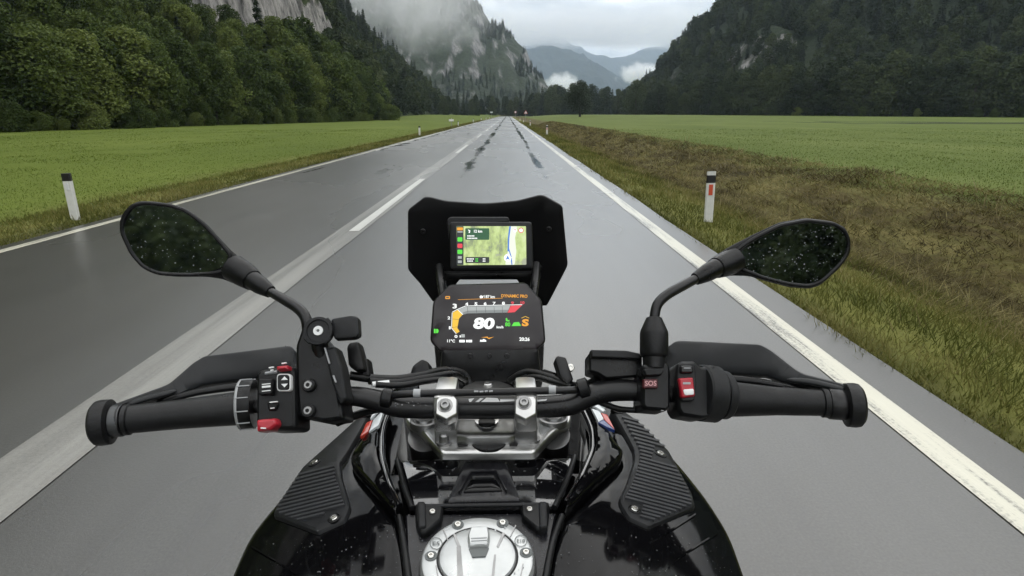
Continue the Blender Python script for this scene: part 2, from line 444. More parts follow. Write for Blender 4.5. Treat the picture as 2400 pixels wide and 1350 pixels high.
# left hillside: grid follows the foot of the slope
ly = np.concatenate((np.linspace(-320, 88, 80), np.linspace(90, 232, 190), np.linspace(236, 700, 130))); ls = np.concatenate(([-3, -0.5], np.linspace(1, 13, 10), np.linspace(14, 34, 52), np.linspace(36, 270, 60)))
YY, SS = np.meshgrid(ly, ls, indexing='ij'); XX = left_base(YY) - SS
tag(link_mesh('left_hillside', big_mesh('left_hillside', np.stack((XX, YY, H_left(XX, YY)), -1).reshape(-1, 3), grid_faces(len(ly), len(ls)), M_HILL_L, smooth=True), None), kind='structure')
height_grid('right_mountain', np.concatenate((np.linspace(50, 126, 20), np.linspace(128, 195, 60), np.linspace(199, 760, 110))), np.concatenate((np.linspace(90, 334, 60), np.linspace(336, 366, 40), np.linspace(370, 1000, 110))), H_right, M_HILL_R)
height_grid('cliff_mountain', np.linspace(-800, 150, 260), np.linspace(790, 1400, 150), H_far, M_CLIFF)
def ridge(name, prof, Yr, depth, amp, n=160):
    px = np.linspace(prof[0][0], prof[-1][0], n); py = np.interp(px, [p[0] for p in prof], [p[1] for p in prof])
    rr = np.array([ray(a, c) for a, c in zip(px, py)])
    rp = CAMN + rr * (Yr / rr[:, 1])[:, None]
    ts = np.concatenate((np.linspace(0, 1, 40), [1.3, 1.7]))
    v = []
    for t in ts:
        q = rp.copy(); q[:, 1] = Yr - depth * (1 - t); q[:, 0] = rp[:, 0] * (q[:, 1] / Yr) ** 0.6
        hh = rp[:, 2] * (t ** 0.85 if t <= 1 else max(0.0, 1 - (t - 1) * 1.5))
        q[:, 2] = hh + amp * (fbm(q[:, 0] / (amp * 5), q[:, 1] / (amp * 5), 5) - np.abs(fbm(q[:, 0] / (amp * 3), hh / (amp * 4), 4))) * sstep(np.array(t), 0, 0.3) - (20 if t == 0 else 0)
        v.append(q)
    return tag(link_mesh(name, big_mesh(name, np.array(v).reshape(-1, 3), grid_faces(len(ts), n)[:, ::-1], M_FAR, smooth=True), None), kind='structure')
ridge('distant_ridge', [(1130, 135), (1180, 118), (1230, 102), (1300, 108), (1350, 118), (1400, 140), (1450, 178), (1500, 210), (1600, 245)], 5000, 1800, 60)
ridge('distant_peak_range', [(1100, 90), (1200, 85), (1300, 80), (1370, 118), (1430, 126), (1480, 122), (1540, 108), (1600, 85), (1750, 70)], 8000, 2400, 90)

# ---- haze
hz_m = bpy.data.materials.new('valley_haze'); hz_m.use_nodes = True
hn = hz_m.node_tree; hn.nodes.clear()
ho = hn.nodes.new('ShaderNodeOutputMaterial'); hv = hn.nodes.new('ShaderNodeVolumePrincipled')
hv.inputs['Color'].default_value = (0.68, 0.82, 1.0, 1); hv.inputs['Density'].default_value = 0.00011; hv.inputs['Anisotropy'].default_value = 0.1
hn.links.new(hv.outputs[0], ho.inputs['Volume'])
def box_verts(a, b):
    v = [(x, y, z) for x in (a[0], b[0]) for y in (a[1], b[1]) for z in (a[2], b[2])]
    f = [(0, 1, 3, 2), (4, 6, 7, 5), (0, 4, 5, 1), (2, 3, 7, 6), (0, 2, 6, 4), (1, 5, 7, 3)]
    return v, f
haze = mk('haze', *box_verts((-9100, -2600, -25), (9100, 14100, 1500)), hz_m, None, None)
tag(haze, 'thin blue grey haze filling the valley air', 'haze', kind='stuff')

# ---- low clouds: bounded, uneven volumes
def cloud(name, centre, radii, dens, scale, lo, hi, label, seed):
    m = bpy.data.materials.new(name + '_vapour'); m.use_nodes = True
    nt = m.node_tree; nt.nodes.clear()
    o = nt.nodes.new('ShaderNodeOutputMaterial'); v = nt.nodes.new('ShaderNodeVolumePrincipled')
    v.inputs['Color'].default_value = (0.97, 0.98, 1.0, 1); v.inputs['Anisotropy'].default_value = 0.2
    t = nt.nodes.new('ShaderNodeTexCoord')
    ln = nt.nodes.new('ShaderNodeVectorMath'); ln.operation = 'LENGTH'; nt.links.new(t.outputs['Object'], ln.inputs[0])
    mp = nt.nodes.new('ShaderNodeMapping'); mp.inputs['Location'].default_value = (seed, seed * 1.7, 0)
    mp.inputs['Scale'].default_value = tuple(r / max(radii) for r in radii)
    nt.links.new(t.outputs['Object'], mp.inputs[0])
    n = N(nt, 'ShaderNodeTexNoise', Scale=scale, Detail=6, Roughness=0.6, Distortion=0.3); nt.links.new(mp.outputs[0], n.inputs['Vector'])
    k = mth(nt, 'ADD', n.outputs[0], mth(nt, 'MULTIPLY', mth(nt, 'SUBTRACT', 1.0, ln.outputs['Value']), 0.55))
    k = smoothstep_node(nt, k, lo, hi)
    edge = smoothstep_node(nt, ln.outputs['Value'], 1.0, 0.75)
    nt.links.new(mth(nt, 'MULTIPLY', mth(nt, 'MULTIPLY', k, edge), dens), v.inputs['Density'])
    nt.links.new(v.outputs[0], o.inputs['Volume'])
    bm = bmesh.new(); bmesh.ops.create_icosphere(bm, subdivisions=3, radius=1.0)
    me = bpy.data.meshes.new(name); bm.to_mesh(me); bm.free()
    ob = link_mesh(name, me, m); ob.location = centre; ob.scale = radii
    return tag(ob, label, 'cloud', kind='stuff')
def at_Y(px, py, Y):
    r = ray(px, py); return CAMN + r * (Y / r[1])
cloud('low_cloud', at_Y(970, -12, 740), (150, 90, 78), 0.015, 3.0, 0.56, 1.0, 'grey mist clinging to the cliff face left of the sky gap', 2.1)
cloud('low_cloud', at_Y(1420, 70, 4700), (2600, 900, 135), 0.004, 11.0, 0.56, 0.84, 'long white cloud bank hiding the tops of the distant blue mountains', 5.3)
cloud('low_cloud', at_Y(1505, 178, 2900), (150, 120, 75), 0.03, 2.4, 0.60, 0.85, 'bright white cloud puff beside the foot of the right mountain', 8.4)
cloud('low_cloud', at_Y(1318, 196, 2300), (95, 80, 50), 0.03, 2.4, 0.60, 0.85, 'small white cloud puff rising behind the trees at the road end', 3.7)

# ================================================================= TREES AND GRASS
def foliage_material(name, dark, mid, light, nscale=0.5, trans=0.22):
    m, nt, b = nodes_of(name)
    oi = nt.nodes.new('ShaderNodeObjectInfo')
    nz = world_noise(nt, nscale, 4, 0.6); fz = world_noise(nt, nscale * 7, 3, 0.6)
    v = mth(nt, 'ADD', mth(nt, 'MULTIPLY', nz, 0.45), mth(nt, 'ADD', mth(nt, 'MULTIPLY', oi.outputs['Random'], 0.42), mth(nt, 'MULTIPLY', fz, 0.13)))
    c = ramp_of(nt, v, ((0.28, dark), (0.5, mid), (0.75, light)))
    nt.links.new(c, b.inputs['Base Color'])
    b.inputs['Roughness'].default_value = 0.6; b.inputs['Specular IOR Level'].default_value = 0.14
    tr = nt.nodes.new('ShaderNodeBsdfTranslucent'); nt.links.new(c, tr.inputs['Color'])
    mx = nt.nodes.new('ShaderNodeMixShader'); mx.inputs[0].default_value = trans
    out = [n for n in nt.nodes if n.type == 'OUTPUT_MATERIAL'][0]
    nt.links.new(b.outputs[0], mx.inputs[1]); nt.links.new(tr.outputs[0], mx.inputs[2]); nt.links.new(mx.outputs[0], out.inputs['Surface'])
    return m
M_LEAF = foliage_material('broadleaf_foliage', (0.034, 0.054, 0.014), (0.072, 0.104, 0.025), (0.145, 0.178, 0.045), trans=0.3)
M_LEAF_R = foliage_material('damp_broadleaf_foliage', (0.020, 0.032, 0.014), (0.040, 0.057, 0.023), (0.072, 0.091, 0.035), trans=0.28)
M_LEAF_D = foliage_material('dark_lone_tree_foliage', (0.010, 0.016, 0.008), (0.018, 0.027, 0.012), (0.030, 0.042, 0.018), trans=0.15)
M_NEEDLE = foliage_material('spruce_needles', (0.016, 0.026, 0.013), (0.030, 0.044, 0.021), (0.050, 0.066, 0.030))
M_BARK = simple('bark', (0.045, 0.036, 0.028), 0.85, var=0.5, nscale=6, bmp=0.6, bdist=0.02)

def unit(v): return v / np.maximum(np.linalg.norm(v, axis=-1, keepdims=True), 1e-9)
def leaf_quads(c, n, size, rg, aspect=0.62):
    r = unit(rg.normal(size=c.shape)); u = unit(np.cross(n, r)); w = np.cross(n, u)
    s = size[:, None]
    bend = n * s * 0.25
    v = np.stack((c - u * s, c - w * s * aspect + bend, c + u * s, c + w * s * aspect + bend), 1).reshape(-1, 3)
    f = np.arange(len(v)).reshape(-1, 4)
    return v, f
def broadleaf(seed, H, W, nb, nl, ls, low=0.06, pear=0.0):
    rg = np.random.default_rng(seed)
    cs, rs = [], []
    for k in range(nb):
        t = (k + rg.random()) / nb
        z = H * (low + (0.97 - low) * t)
        prof = math.sin(math.pi * min(1, max(0.02, (t * 0.9 + 0.09)) ** (0.75 + pear))) ** 0.6
        r = rg.uniform(0.13, 0.24) * W * (0.7 + 0.5 * prof)
        a = rg.uniform(0, 2 * math.pi); d = max(0.0, W * 0.5 * prof - r * 0.7) * math.sqrt(rg.uniform(0.25, 1))
        cs.append((d * math.cos(a), d * math.sin(a), min(z, H - r * 0.8))); rs.append(r)
    cs, rs = np.array(cs), np.array(rs)
    pick = rg.choice(nb, nl, p=rs ** 2 / (rs ** 2).sum())
    d = unit(rg.normal(size=(nl, 3)) + np.array((0, 0, 0.25)))
    rad = rs[pick] * (0.55 + 0.55 * rg.random(nl) ** 0.5)
    c = cs[pick] + d * rad[:, None] * np.array((1, 1, 0.85))
    c[:, 2] = np.maximum(c[:, 2], 0.05)
    n = unit(d * 0.8 + np.array((0, 0, 0.5)) + 0.7 * rg.normal(size=(nl, 3)))
    v, f = leaf_quads(c, n, ls * rg.uniform(0.6, 1.35, nl), rg)
    return v, f, cs
def spruce(seed, H, W, nl, ls):
    rg = np.random.default_rng(seed)
    t = rg.random(nl) ** 1.25 * 0.97 + 0.02
    tier = np.round(t * 16) / 16 + rg.normal(0, 0.012, nl)
    a = rg.uniform(0, 2 * math.pi, nl); lob = 1 + 0.22 * np.sin(a * 3 + tier * 40 + seed)
    R0 = W * (1 - tier) ** 0.85 * lob
    q = rg.random(nl) ** 0.6
    c = np.stack((R0 * q * np.cos(a), R0 * q * np.sin(a), H * tier - 0.28 * R0 * q + 0.3), 1)
    out = np.stack((np.cos(a), np.sin(a), -0.35 + 0 * a), 1)
    side = np.stack((-np.sin(a), np.cos(a), 0 * a), 1)
    s = (ls * rg.uniform(0.6, 1.3, nl) * (0.45 + 0.7 * (1 - t)))[:, None]
    jit = rg.normal(0, 0.25, (nl, 3))
    o2 = unit(out + jit); s2 = unit(side + rg.normal(0, 0.3, (nl, 3)))
    v = np.stack((c - o2 * s, c - s2 * s * 0.5, c + o2 * s * 1.1 - np.array((0, 0, 0.15)) * s, c + s2 * s * 0.5), 1).reshape(-1, 3)
    return v, np.arange(len(v)).reshape(-1, 4)
def trunk_mesh(seed, H, r0, limbs, tips):
    rg = np.random.default_rng(seed + 900)
    vs_, fs_ = [], []
    def tube(pts, rad, seg=7):
        b0 = len(vs_)
        for p, r in zip(pts, rad):
            for k in range(seg):
                a = 2 * math.pi * k / seg
                vs_.append((p[0] + r * math.cos(a), p[1] + r * math.sin(a), p[2]))
        for i in range(len(pts) - 1):
            for k in range(seg):
                fs_.append((b0 + i * seg + k, b0 + i * seg + (k + 1) % seg, b0 + (i + 1) * seg + (k + 1) % seg, b0 + (i + 1) * seg + k))
    n = 7
    pts = [(0.02 * H * math.sin(i * 0.9 + seed), 0.02 * H * math.cos(i * 1.1 + seed) - 0.02 * H * math.cos(seed), H * 0.85 * i / (n - 1) - (0.3 if i == 0 else 0)) for i in range(n)]
    tube(pts, [r0 * (1.35 if i == 0 else 1.0) * (1 - 0.85 * i / (n - 1)) + 0.01 for i in range(n)])
    for k in range(limbs):
        a = pts[1 + k % 4]; e = tips[rg.integers(len(tips))] if len(tips) else (rg.normal(), rg.normal(), H * 0.6)
        mid = [(a[j] * 0.5 + e[j] * 0.5) + (0.04 * H if j == 2 else 0) for j in range(3)]
        tube([a, mid, e], [r0 * 0.42, r0 * 0.25, r0 * 0.06], 5)
    return mesh_from(vs_, fs_, 60)
PROTO = {}
def make_kind(key, kind, seed, H, W, n, ls, mat, nb=16, low=0.06, pear=0.0, r0=0.16, limbs=6):
    if kind == 'broad':
        v, f, tips = broadleaf(seed, H, W, nb, n, ls, low, pear)
    else:
        v, f = spruce(seed, H, W, n, ls); tips = []
    cm = big_mesh(key + '_crown', v, f, mat)
    tm = trunk_mesh(seed, H, r0, limbs if kind == 'broad' else 0, [tuple(t) for t in tips]); tm.materials.append(M_BARK)
    PROTO[key] = (cm, tm, H)
for i in range(5):
    make_kind('edge%d' % i, 'broad', 20 + i, 10.0, (6.2, 7.0, 5.6, 6.6, 5.2)[i], 7000, 0.17, M_LEAF, nb=26, low=0.05, pear=(0, .15, -.1, .1, 0)[i])
make_kind('bush0', 'broad', 41, 4.0, 5.2, 4200, 0.12, M_LEAF, nb=16, low=0.02, r0=0.07)
make_kind('bush1', 'broad', 42, 4.0, 4.2, 4200, 0.12, M_LEAF, nb=14, low=0.02, r0=0.07)
for i in range(4):
    make_kind('field%d' % i, 'broad', 60 + i, 18.0, (12, 10.5, 13.5, 11)[i], 3600, 0.42, M_LEAF_R, nb=24, low=0.03, r0=0.28)
make_kind('lone', 'broad', 71, 12.0, 10.0, 4200, 0.26, M_LEAF_D, nb=20, low=0.2, r0=0.35)
for i in range(2):
    make_kind('spruce%d' % i, 'spruce', 80 + i, 18.0, (3.4, 2.8)[i], 1500, 0.75, M_NEEDLE, r0=0.2)
make_kind('slope0', 'broad', 91, 12.0, 9.0, 900, 0.55, M_LEAF_R, nb=14, low=0.02, r0=0.2, limbs=2)
make_kind('slope1', 'broad', 92, 10.0, 8.5, 900, 0.55, M_LEAF, nb=14, low=0.02, r0=0.2, limbs=2)

TREES = {}
def plant(key, name, X, Y, h, rot, label, cat, group, parts=True, z=None, wide=1.0):
    cm, tm, H = PROTO[key]
    s = h / H
    zz = float(G(X, Y)) if z is None else z
    o = bpy.data.objects.new(name, None); o.empty_display_size = 0.5
    o.location = (X, Y, zz - 0.05); o.rotation_euler = (0, 0, rot); o.scale = (s * wide, s * wide, s)
    COL.objects.link(o); tag(o, label, cat, group)
    for nm, me in (('crown', cm), ('trunk', tm)):
        c = bpy.data.objects.new(nm, me); c.parent = o; COL.objects.link(c)
        if nm == 'crown': TREES.setdefault(key, c)
    return o
rt = np.random.default_rng(5)
def foot_of(px):                                      # where the left meadow meets the wood along a line of sight
    for Y in np.arange(30, 330, 0.5):
        x, y, d = project(np.array((float(left_base(Y)), Y, 0.0)))
        if x >= px: return Y
    return 330
# wood edge left of the road
LBL_EDGE = 'broadleaf tree in the dense dark green wood edge beyond the left meadow'
Y = 22.0; k = 0
while Y < 150:
    X = float(left_base(Y)) + rt.uniform(-0.8, 0.6)
    h = np.interp(Y, [20, 60, 90, 112, 128, 140, 150], [8.6, 8.8, 9.6, 12.5, 12.0, 7.5, 6.0]) * rt.uniform(0.86, 1.12)
    plant('edge%d' % (k % 5), 'broadleaf_tree', X - 1.2, Y, h, rt.uniform(0, 6.28), LBL_EDGE, 'tree', 'trees along the left wood edge', wide=rt.uniform(0.8, 1.3))
    Y += rt.uniform(2.4, 3.6); k += 1
SPW = iter(['%s slim dark spruce from the left among the broadleaf crowns of the left wood' % w for w in 'first second third fourth fifth sixth seventh eighth ninth tenth eleventh twelfth'.split()])
LBL_EDGE2 = 'taller broadleaf tree rising just behind the front row of the left wood edge'
Y = 24.0
while Y < 152:
    X = float(left_base(Y)) - rt.uniform(4.5, 6.5)
    h = np.interp(Y, [20, 60, 90, 112, 128, 140, 150], [10, 10, 9.6, 14.5, 13.5, 11.0, 9.0]) * rt.uniform(0.88, 1.14)
    if k % 6 == 0:
        plant('spruce%d' % (k // 6 % 2), 'spruce_tree', X, Y, h * 1.15, rt.uniform(0, 6.28), next(SPW), 'tree', 'spruces in the left wood', wide=1.1, z=float(H_left(X, Y)))
    else: plant('edge%d' % (k % 5), 'broadleaf_tree', X, Y, h, rt.uniform(0, 6.28), LBL_EDGE2, 'tree', 'second row of the left wood edge', wide=rt.uniform(0.8, 1.3), z=float(H_left(X, Y)))
    Y += rt.uniform(3.0, 4.4); k += 1
LBL_BUSH = 'low leafy shrub at the foot of the left wood where it meets the meadow'
Y = 26.0
while Y < 142:
    X = float(left_base(Y)) + rt.uniform(1.0, 2.2)
    plant('bush%d' % (k % 2), 'shrub', X, Y, rt.uniform(0.7, 2.9), rt.uniform(0, 6.28), LBL_BUSH, 'shrub', 'shrubs along the left wood edge', z=-0.05)
    Y += rt.uniform(2.0, 3.6); k += 1
plant('bush0', 'shrub', float(left_base(141)) + 2.8, 140.5, 3.6, 1.0, 'round bright green bush at the right tip of the left wood edge', 'shrub', None, z=-0.05)
# row of trees across the valley end
LBL_END = 'dark broadleaf tree in the tree row across the valley at the end of the road'
top_px = [1010, 1100, 1190, 1230, 1300, 1340, 1400, 1450, 1500]
top_py = [208, 226, 232, 216, 206, 200, 206, 208, 196]
SPL = iter(['%s slim dark spruce from the left in the tree row across the valley end' % w for w in 'first second third fourth fifth sixth seventh eighth ninth tenth eleventh twelfth thirteenth fourteenth'.split()])
px = 1040.0
while px < 1500:
    Y = rt.uniform(445, 490) if px > 1120 else rt.uniform(300, 330) + (px - 1040) * 1.2
    r = ray(px, 268); X = r[0] / r[1] * Y
    ty = np.interp(px, top_px, top_py) + rt.uniform(-8, 14)
    h = max(6.0, (CAMN + ray(px, ty) * (Y / ray(px, ty)[1]))[2] - float(G(X, Y)))
    sp = rt.random() < 0.2
    plant(('spruce%d' % (k % 2)) if sp else 'field%d' % (k % 4), 'spruce_tree' if sp else 'broadleaf_tree', X, Y, h * (1.1 if sp else 1), rt.uniform(0, 6.28),
          next(SPL) if sp else LBL_END, 'tree', 'spruces at the road end' if sp else 'trees at the road end')
    px += rt.uniform(7, 15); k += 1
# lone tree in the right meadow
rl = ray(1358, 268)
plant('lone', 'broadleaf_tree', rl[0] / rl[1] * 225, 225, 12.6, 0.6, 'lone dark round tree with a bare trunk standing in the right meadow', 'tree', None)
# edge of the wood beyond the right meadow
LBL_RIGHT = 'dark damp broadleaf tree at the edge of the wood beyond the right meadow'
for row in range(2):
    px = 1490.0
    while px < 2520:
        Y = np.interp(px, [1490, 1700, 2000, 2400, 2520], [335, 272, 232, 196, 188]) + 9 * row + rt.uniform(-3, 3)
        r = ray(px, 268); X = r[0] / r[1] * Y
        ty = np.interp(px, [1490, 1600, 1700, 1800, 1900, 2000, 2100, 2170, 2250, 2330, 2420], [200, 192, 172, 160, 158, 136, 128, 160, 112, 138, 130]) + rt.uniform(-14, 26) - 6 * row
        h = (CAMN + ray(px, ty) * (Y / ray(px, ty)[1]))[2] - float(G(X, Y))
        plant('field%d' % (k % 4), 'broadleaf_tree', X, Y, h, rt.uniform(0, 6.28), LBL_RIGHT, 'tree', 'trees along the right wood edge')
        px += rt.uniform(19, 34); k += 1
LBL_RBUSH = 'low pale green bush at the far edge of the right meadow'
for px in (1770, 1812, 1868, 2020, 2105, 2150, 2290, 2330, 2395):
    Y = np.interp(px, [1490, 1700, 2000, 2400, 2520], [335, 272, 232, 196, 188]) - 5
    r = ray(px, 268)
    plant('bush%d' % (k % 2), 'shrub', r[0] / r[1] * Y, Y, rt.uniform(2.2, 3.6), rt.uniform(0, 6.28), LBL_RBUSH, 'shrub', 'bushes along the right wood edge'); k += 1

# ---- forest covering the slopes: one mass, instanced on points
def scatter(name, key, pts, sc, label):
    me = bpy.data.meshes.new(name); me.from_pydata([tuple(p) for p in pts], [], [])
    a = me.attributes.new('tree_scale', 'FLOAT', 'POINT'); a.data.foreach_set('value', np.asarray(sc, np.float32))
    o = link_mesh(name, me, None)
    ng = bpy.data.node_groups.new(name + '_nodes', 'GeometryNodeTree')
    ng.interface.new_socket('Geometry', in_out='INPUT', socket_type='NodeSocketGeometry'); ng.interface.new_socket('Geometry', in_out='OUTPUT', socket_type='NodeSocketGeometry')
    gi, go = ng.nodes.new('NodeGroupInput'), ng.nodes.new('NodeGroupOutput')
    oi = ng.nodes.new('GeometryNodeObjectInfo'); oi.transform_space = 'ORIGINAL'; oi.inputs['Object'].default_value = TREES[key]; oi.inputs['As Instance'].default_value = True
    ip = ng.nodes.new('GeometryNodeInstanceOnPoints')
    rv_ = ng.nodes.new('FunctionNodeRandomValue'); rv_.data_type = 'FLOAT_VECTOR'
    rv_.inputs['Min'].default_value, rv_.inputs['Max'].default_value = (-0.05, -0.05, 0), (0.05, 0.05, 6.283)
    na = ng.nodes.new('GeometryNodeInputNamedAttribute'); na.data_type = 'FLOAT'; na.inputs['Name'].default_value = 'tree_scale'
    L = ng.links.new
    L(gi.outputs[0], ip.inputs['Points']); L(oi.outputs['Geometry'], ip.inputs['Instance'])
    L(rv_.outputs[0], ip.inputs['Rotation']); L(na.outputs[0], ip.inputs['Scale']); L(ip.outputs[0], go.inputs[0])
    md = o.modifiers.new('forest', 'NODES'); md.node_group = ng
    return tag(o, label, 'forest', kind='stuff')
def spread(fn, xr, yr, step, keep):
    nx, ny = int((xr[1] - xr[0]) / step), int((yr[1] - yr[0]) / step)
    X, Y = np.meshgrid(xr[0] + (np.arange(nx) + 0.5) * step, yr[0] + (np.arange(ny) + 0.5) * step)
    X = (X + rt.uniform(-0.5, 0.5, X.shape) * step).ravel(); Y = (Y + rt.uniform(-0.5, 0.5, Y.shape) * step).ravel()
    Z = fn(X, Y); e = step * 0.5
    sl = np.hypot((fn(X + e, Y) - fn(X - e, Y)) / (2 * e), (fn(X, Y + e) - fn(X, Y - e)) / (2 * e))
    ok = keep(X, Y, Z, sl)
    return np.stack((X, Y, Z - 0.4), 1)[ok]
def seen(X, Y, Z, m=250, top=-260):
    x, y, d = project(np.stack((X, Y, Z), -1))
    return (d > 5) & (x > -m) & (x < 2400 + m) & (y > top)
# one of each slope kind stands at the wood edge as a tree of its own
plant('slope0', 'broadleaf_tree', float(left_base(160)) - 4, 160, 11, 0.3, 'dark broadleaf tree just past the tip of the left wood edge', 'tree', None, z=float(H_left(float(left_base(160)) - 4, 160)))
plant('slope1', 'broadleaf_tree', float(left_base(168)) - 5, 170, 10, 0.9, 'mid green broadleaf tree set back past the tip of the left wood edge', 'tree', None, z=float(H_left(float(left_base(168)) - 5, 170)))
def keep_left(near):
    def f(X, Y, Z, sl):
        s = left_base(Y) - X
        cl = (s > 15) & (s < 24) & (cliff_mask(Y) > 0.4) & (rt.random(len(X)) > 0.16)
        return (s > (9 if near else 4)) & (s < 150) & ~cl & seen(X, Y, Z, 1100) & ((Y < 156) if near else (Y >= 150)) & (Z < 0.24 * np.maximum(Y, 40) + 18)
    return f
pl = spread(H_left, (-260, -28), (24, 160), 4.2, keep_left(True))
sp = rt.random(len(pl))
scatter('hillside_forest', 'edge1', pl[sp < 0.5], rt.uniform(0.6, 0.95, (sp < 0.5).sum()), 'mass of broadleaf woodland climbing the left hillside')
scatter('hillside_forest', 'edge3', pl[sp >= 0.5], rt.uniform(0.55, 0.9, (sp >= 0.5).sum()), 'mass of woodland on the left hillside around the grey cliff')
pl = spread(H_left, (-420, -28), (150, 660), 6.0, keep_left(False))
sp = rt.random(len(pl)); conif = sp < 0.15 + 0.55 * sstep(left_base(pl[:, 1]) - pl[:, 0], 8, 50)
scatter('spruce_forest', 'spruce0', pl[conif], rt.uniform(0.55, 1.0, conif.sum()), 'dark spruce forest on the steep spur behind the left wood')
scatter('spur_woodland', 'slope0', pl[~conif], rt.uniform(0.7, 1.15, (~conif).sum()), 'dark broadleaf woodland at the foot of the left spur')
pr = spread(H_right, (70, 720), (120, 640), 8.0, lambda X, Y, Z, sl: (Y - right_base(X) > 6) & seen(X, Y, Z, 300, -200) & (Z > 0.5)
            & ~((np.abs(X - 150) < 14) & (Y > 326) & (Y < 358) & (fbm(X / 6, Y / 6, 3) > -0.12)))
sp = rt.random(len(pr)); conif = sp < 0.38
scatter('right_mountain_spruces', 'spruce1', pr[conif], rt.uniform(0.5, 0.95, conif.sum()), 'spruces scattered through the forest on the right mountain')
scatter('right_mountain_forest', 'slope0', pr[~conif], rt.uniform(0.7, 1.2, (~conif).sum()), 'dark green forest covering the right mountain')
pf = spread(H_far, (-420, 110), (800, 1180), 7.5, lambda X, Y, Z, sl: (Z > 1) & seen(X, Y, Z, 100, -150) & (fbm(X / 45 + 3, Z / 45, 4) + 0.25 * (1.3 - sl) + 0.5 * (Z < 30) > 0.2))
scatter('cliff_forest', 'spruce1', pf, rt.uniform(0.32, 0.68, len(pf)), 'dark forest patches growing between the rock faces of the cliff mountain')
# woods behind the rider, seen in the mirrors
pb = np.array([(float(left_base(y)) - rt.uniform(-1, 9), y, 0) for y in np.arange(18, -330, -1.1)] + [(rt.uniform(44, 60) + 0.05 * -y, y, 0) for y in np.arange(10, -330, -1.1)]
              + [(x, -335 + rt.uniform(-8, 8), 0) for x in np.arange(-70, 75, 2.5) if not -7 < x < 4])
scatter('woodland_behind', 'slope0', pb, rt.uniform(1.1, 1.7, len(pb)), 'dark woods lining the road behind, seen only in the mirrors')

# ---- grass
def grass_material(name, stops):
    m, nt, b = nodes_of(name)
    a = nt.nodes.new('ShaderNodeAttribute'); a.attribute_name = 'tint'
    pz = ramp_of(nt, world_noise(nt, 0.7, 5, 0.66, (1.5, 0.6, 1), 0.4), ((0.36, 0.0), (0.64, 1.0)))
    v = mth(nt, 'ADD', mth(nt, 'MULTIPLY', a.outputs['Fac'], 0.4), mth(nt, 'MULTIPLY', pz, 0.6))
    c = ramp_of(nt, v, stops)
    nt.links.new(c, b.inputs['Base Color']); b.inputs['Roughness'].default_value = 0.6; b.inputs['Specular IOR Level'].default_value = 0.1
    tr = nt.nodes.new('ShaderNodeBsdfTranslucent'); nt.links.new(c, tr.inputs['Color'])
    mx = nt.nodes.new('ShaderNodeMixShader'); mx.inputs[0].default_value = 0.3
    out = [n for n in nt.nodes if n.type == 'OUTPUT_MATERIAL'][0]
    nt.links.new(b.outputs[0], mx.inputs[1]); nt.links.new(tr.outputs[0], mx.inputs[2]); nt.links.new(mx.outputs[0], out.inputs['Surface'])
    return m
def blades(X, Y, h, lean, w0, rg):
    n = len(X); Z = G(X, Y) - 0.01
    d = np.hypot(X, Y)
    w = (w0 + 0.0011 * d) * rg.uniform(0.7, 1.3, n)
    a = rg.uniform(0, 2 * math.pi, n)
    base = np.stack((X, Y, Z), 1); side = np.stack((np.cos(a), np.sin(a), 0 * a), 1) * w[:, None] * 0.5
    ln = np.stack((rg.normal(0, 1, n), rg.normal(0, 1, n), 0 * a), 1) * (h * lean)[:, None]
    tip = base + ln + np.stack((0 * h, 0 * h, h), 1)
    v = np.stack((base - side, base + side, tip), 1).reshape(-1, 3)
    return v, np.arange(3 * n).reshape(-1, 3), np.repeat(rg.random(n), 3)
def sample_y(n, y0, y1, rg): return y0 * (y1 / y0) ** rg.random(n)
rg = np.random.default_rng(77)
def field(name, label, mat, sets):
    V, T, A, o = [], [], [], 0
    for X, Y, h, lean, w0 in sets:
        v, t, a = blades(X, Y, h, lean, w0, rg); V.append(v); T.append(t + o); A.append(a); o += len(v)
    me = big_mesh(name, np.concatenate(V), np.concatenate(T), mat, {'tint': np.concatenate(A)})
    return tag(link_mesh(name, me, None), label, 'grass', kind='stuff')
def left_set(n, y0, y1, x1, hmin, hmax, lean, w0):
    Y = sample_y(n, y0, y1, rg); X = np.maximum(x1 - rg.random(n) ** 1.4 * np.maximum(6.0, 1.25 * Y + 10 + x1), left_base(Y) + 0.5)
    return X, Y, rg.uniform(hmin, hmax, n), lean, w0
def band(n, y0, y1, xa, xb, hmin, hmax, lean, w0):
    Y = sample_y(n, y0, y1, rg); X = rg.uniform(xa, xb, n)
    cl = 0.55 + 0.9 * np.clip(fbm(X / 0.5, Y / 0.7, 3) + 0.4, 0, 1)
    return X, Y, rg.uniform(hmin, hmax, n) * cl, lean, w0
M_GR_L = grass_material('meadow_grass_blades', ((0.2, (0.092, 0.128, 0.019)), (0.5, (0.110, 0.148, 0.023)), (0.8, (0.130, 0.168, 0.031))))
M_GR_R = grass_material('lush_grass_blades', ((0.2, (0.096, 0.130, 0.027)), (0.5, (0.115, 0.150, 0.034)), (0.8, (0.138, 0.172, 0.046))))
M_GR_V = grass_material('verge_grass_blades', ((0.2, (0.070, 0.082, 0.018)), (0.5, (0.130, 0.136, 0.034)), (0.8, (0.22, 0.20, 0.072))))
M_GR_B = grass_material('dry_grass_blades', ((0.25, (0.050, 0.040, 0.016)), (0.42, (0.100, 0.081, 0.031)), (0.58, (0.135, 0.123, 0.042)), (0.78, (0.24, 0.205, 0.085))))
M_GR_S = grass_material('stalk_straw', ((0.2, (0.16, 0.13, 0.06)), (0.5, (0.26, 0.22, 0.11)), (0.8, (0.36, 0.31, 0.17))))
field('meadow_grass', 'bright green mown grass of the left meadow', M_GR_L, [left_set(170000, 2.0, 60, -6.6, 0.012, 0.04, 0.22, 0.004)])
X_ = 8.4; n_ = 110000; Yr = sample_y(n_, 3, 60, rg)
